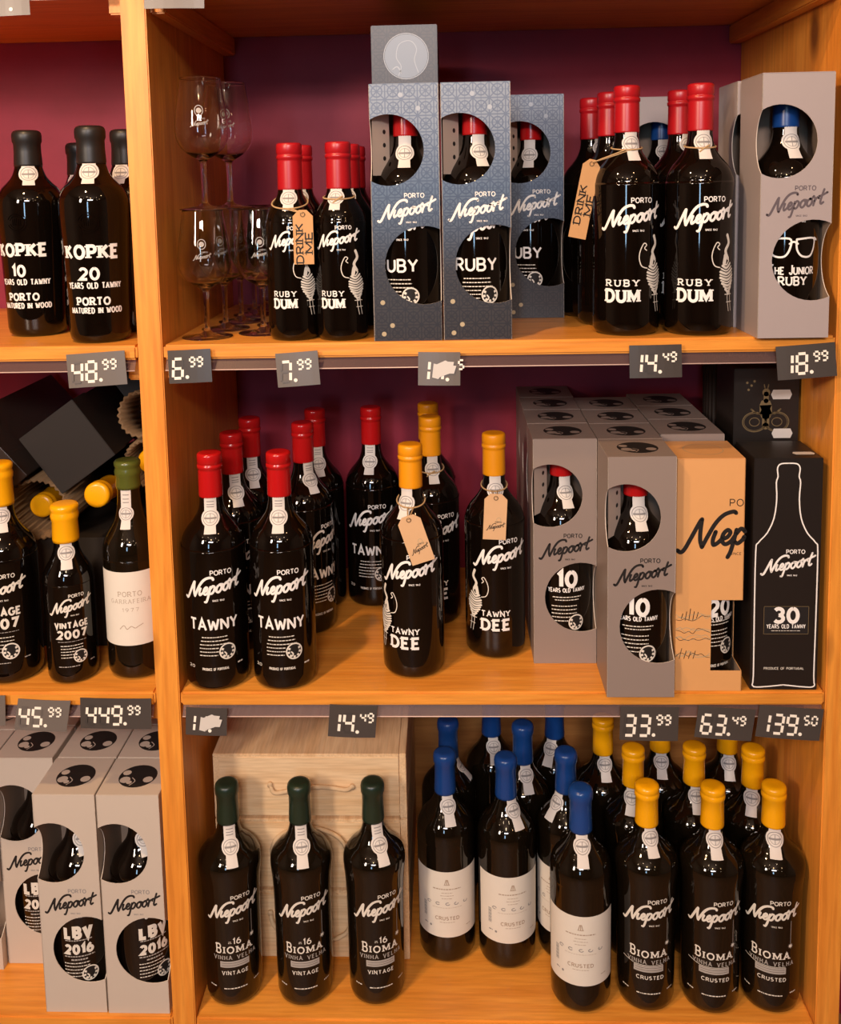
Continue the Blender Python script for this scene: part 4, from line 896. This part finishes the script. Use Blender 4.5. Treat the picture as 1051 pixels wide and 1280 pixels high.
# ---------------------------------------------------------------- hang tags and twine
def loop(kind, z0, dz, n_=36):
    out = []
    for i in range(n_):
        a = 2*pi*i/n_; z = z0 - dz*(1 - sin(a))/2; r = rad_at(PROF[kind], z) + .0016; out.append((r*cos(a), r*sin(a), z))
    return out
def tag(label, x, y, z, cardc, w_, h_, ang, k, words=None, zl=.245, kind='port', dz=.012, card=True, yaw_=0, group='kraft hang tags'):
    t = thing('hang_tag' if card else 'twine_loop', label, 'tag' if card else 'twine', (x, y, z), 0, group if card else None)
    mb = MB(); lp = loop(kind, zl, dz); mb.tube(lp, .0011, 'twine', 6, True); low = lp[27]
    if card:
        cx, cy, cz = cardc; top = Matrix.Rotation(R(ang), 3, 'Y') @ Vector((0, 0, h_/2 - .004)); top = Vector((cx, cy, cz)) + top
        for dx in (-.004, .004): mb.tube(smooth_pts([(low[0]+dx, low[1] + .0002, low[2] + .0005), ((low[0]+top.x)/2 + dx*.6, (low[1]+top.y)/2 - .001, (low[2]+top.z)/2), (top.x, top.y - .0012, top.z)], 4), .0009, 'twine', 6)
        obj('twine', mb.mesh('twine', True), t)
        cm = MB(); pts = [(-w_/2, -h_/2), (w_/2, -h_/2), (w_/2, h_/2 - .008), (w_/2 - .008, h_/2), (-w_/2 + .008, h_/2), (-w_/2, h_/2 - .008)]
        cm.add([(u, d, v) for d in (-.0004, .0004) for u, v in pts], [(0, 1, 2, 3, 4, 5), (11, 10, 9, 8, 7, 6)] + [(i, i+6, (i+1) % 6 + 6, (i+1) % 6) for i in range(6)], k)
        f = lambda u, v, lay: (u, -.0006 - lay, v)
        ribbon(cm, [(.0028*cos(2*pi*i/14), h_/2 - .006 + .0028*sin(2*pi*i/14)) for i in range(15)], .0014, f, 'corr')
        if words == 'drink':
            text(cm, 'DRINK', -.0005, -.008, .0088, f, 'ink_black', .2, .3, .050, serif=.16, rot=pi/2); text(cm, 'ME', .0115, -.007, .0088, f, 'ink_black', .2, .3, .026, serif=.16, rot=pi/2)
        if words == 'logo':
            script_logo(cm, .001, -h_*.22, w_*.82, f, 'ink_black', .25, 12, False); ribbon(cm, [(w_*.16 + .003*cos(2*pi*i/14), -h_*.06 + .003*sin(2*pi*i/14)) for i in range(15)], .0006, f, 'gold')
        o = obj('card', cm.mesh('card'), t, (cx, cy, cz)); o.rotation_euler = (0, R(ang), R(yaw_))
    else:
        mb.tube([(low[0]-.006, low[1]-.001, low[2]-.005), low, (low[0]+.007, low[1]-.001, low[2]+.004)], .0011, 'twine', 6); obj('twine', mb.mesh('twine', True), t)
    return t
tag('brown tag reading DRINK ME on the small red-capped bottle', .167, .047, ZT, (.021, -.0385, .1365), .026, .070, 0, 'tagm', 'drink', .193, 'half', .020)
tag('twine round the neck of the small bottle beside the blue boxes', .232, .041, ZT, None, 0, 0, 0, None, None, .190, 'half', .006, False)
tag('kraft tag turned sideways behind the left large red-capped bottle', .609, .057, ZT, (-.056, -.012, .178), .024, .104, 12, 'tagm', 'drink', .246, 'port', .006, yaw_=12)
tag('twine round the neck of the right front large red-capped bottle', .702, .049, ZT, None, 0, 0, 0, None, None, .246, 'port', .006, False)
tag('tilted kraft tag on the front amber-capped bottle', .317, .074, ZM, (.007, -.0475, .203), .032, .068, -18, 'tagp', 'logo', .250, 'port', .012)
tag('upright kraft tag on the amber-capped bottle beside the taupe boxes', .435, .130, ZM, (-.001, -.0475, .214), .032, .066, 3, 'tagp', 'logo', .252, 'port', .010)
tag('twine round the neck of the amber-capped bottle behind the tilted tag', .342, .236, ZM, None, 0, 0, 0, None, None, .246, 'port', .008, False)

# ---------------------------------------------------------------- price cards
SEG = {'0': 'abcdef', '1': 'bc', '2': 'abged', '3': 'abgcd', '4': 'fgbc', '5': 'afgcd', '6': 'afgcde', '7': 'abc', '8': 'abcdefg', '9': 'abcfgd'}
def seg_digit(mb, ch, x, y, w_, h_, wd, f, shear=.08, off='seg_off'):
    P_ = {'a': ((0, 1), (1, 1)), 'b': ((1, 1), (1, .5)), 'c': ((1, .5), (1, 0)), 'd': ((0, 0), (1, 0)), 'e': ((0, .5), (0, 0)), 'f': ((0, 1), (0, .5)), 'g': ((0, .5), (1, .5))}
    for s, ((a, b), (c, d)) in P_.items():
        on = s in SEG[ch]
        if not on and (h_ < .02 or ch == '1'): continue
        pa = Vector((x + a*w_ + b*h_*shear, y + b*h_)); pb = Vector((x + c*w_ + d*h_*shear, y + d*h_)); dr = (pb-pa).normalized()*wd*.42
        ribbon(mb, [tuple(pa+dr), tuple(pb-dr)], wd if on else wd*.8, f, 'pink' if on else off, 2e-5 if on else 0, False, 1)
def price(label, cx, cz, w_, h_, ang, whole, cents, kc='pcard', sticker=False, yoff=0, sh=0):
    t = thing('price_card', label, 'price tag', (cx, -.0115 - yoff, ZM + cz)); t.rotation_euler = (R(-4), R(-ang), 0)
    mb = MB(); n_ = 6; vs = []
    for d in (0, .0006):
        for i in range(n_+1):
            for v in (-h_/2, h_/2): u = (i/n_ - .5)*w_; vs.append((u + v*math.tan(R(sh)), d + .0016*(abs(u)/(w_/2))**2 - .0016*.5, v))
    o_ = 2*(n_+1); fs = [(2*i, 2*i+2, 2*i+3, 2*i+1) for i in range(n_)] + [(o_+2*i, o_+2*i+1, o_+2*i+3, o_+2*i+2) for i in range(n_)]
    fs += [(2*i, o_+2*i, o_+2*i+2, 2*i+2) for i in range(n_)] + [(2*i+1, 2*i+3, o_+2*i+3, o_+2*i+1) for i in range(n_)] + [(0, 1, o_+1, o_), (2*n_, o_+2*n_, o_+2*n_+1, 2*n_+1)]
    mb.add(vs, fs, kc); obj('card', mb.mesh('card'), t)
    if whole is None: return t
    f = lambda u, v, lay: (u, -.0012 - lay, v); mb = MB()
    H = h_*.58; dw = H*.48; adv = H*.72; sw = H*.25; sadv = H*.40; tot = adv*len(whole) + .004 + sadv*2
    x = -min(tot, w_*.92)/2 - w_*.02; y = -h_/2 + h_*.16
    for ch in whole: seg_digit(mb, ch, x, y, dw, H, H*.145, f, .08, 'seg_off2' if kc == 'pcard2' else 'seg_off') if ch != ' ' else None; x += adv
    disc(mb, x + .0005, y + .001, .0024, f, 'pink'); x += .0045
    for ch in cents: seg_digit(mb, ch, x, y + H*.58, sw, H*.46, H*.095, f) if ch != ' ' else None; x += sadv
    obj('digits', mb.mesh('digits'), t)
    if sticker:
        mb = MB(); pts = [(-.012, -.011), (-.004, -.013), (-.002, -.0105), (.010, -.006), (.016, -.006), (.019, .004), (.015, .0045), (.016, .009), (.008, .0095), (.005, .011), (-.006, .006), (-.010, .007)]
        mb.poly([(u + .003, v) for u, v in pts], lambda u, v, d: (u, -.0018, v), 'sticker'); obj('price_sticker', mb.mesh('price_sticker'), t, label='torn white sticker')
    return t
price('grey card at the upper picture edge, right of the middle post', .040, .920, .075, .040, -1, None, None, 'pcard2')
price('grey card at the upper left picture corner', -.172, .917, .060, .042, 2, '  ', '  ', 'pcard2')
price('price card reading 48.99 in the left bay, beside the middle post', -.084, .448, .077, .044, 3.5, '48', '99', 'pcard2')
price('price card reading 6.99 under the stemmed glasses', .038, .4505, .056, .043, 2.0, '6', '99')
price('price card reading 7.99 under the small red-capped bottles', .178, .4450, .055, .044, 3.8, '7', '99', 'pcard2')
price('price card under the blue boxes with a torn sticker over its digits', .360, .4430, .054, .043, -1, '11', ' 5', 'pcard2', True)
price('price card reading 14.49 under the large red-capped bottles of the top board', .635, .449, .066, .042, .6, '14', '49')
price('price card reading 18.99 under the box with the spectacles', .8240, .4465, .074, .043, 4, '18', '99')
price('grey card cut off by the left picture edge', -.273, -.020, .073, .042, -1, '89', '99', 'pcard2')
price('price card reading 45.99 under the small yellow-capped bottle', -.186, -.027, .072, .043, -2.5, '45', '99', 'pcard2', sh=7)
price('price card reading 449.99 under the olive-green-capped bottle', -.085, -.0245, .097, .042, -.8, '449', '99')
price('price card at the middle post with a torn sticker over its digits', .038, -.036, .056, .038, -2, '11', '  ', 'pcard', True)
price('price card reading 14.49 on the middle board, above the crates', .236, -.0355, .064, .044, -1.8, '14', '49', sh=3)
price('price card reading 33.99 under the foremost taupe box', .631, -.039, .077, .046, -1.2, '33', '99', sh=1)
price('price card reading 63.49 under the tan orange box', .730, -.0375, .075, .043, -4.6, '63', '49', yoff=.002, sh=4)
price('price card reading 139.50 under the black box with bottle outline', .815, -.038, .084, .043, -4.4, '139', '50', sh=4)
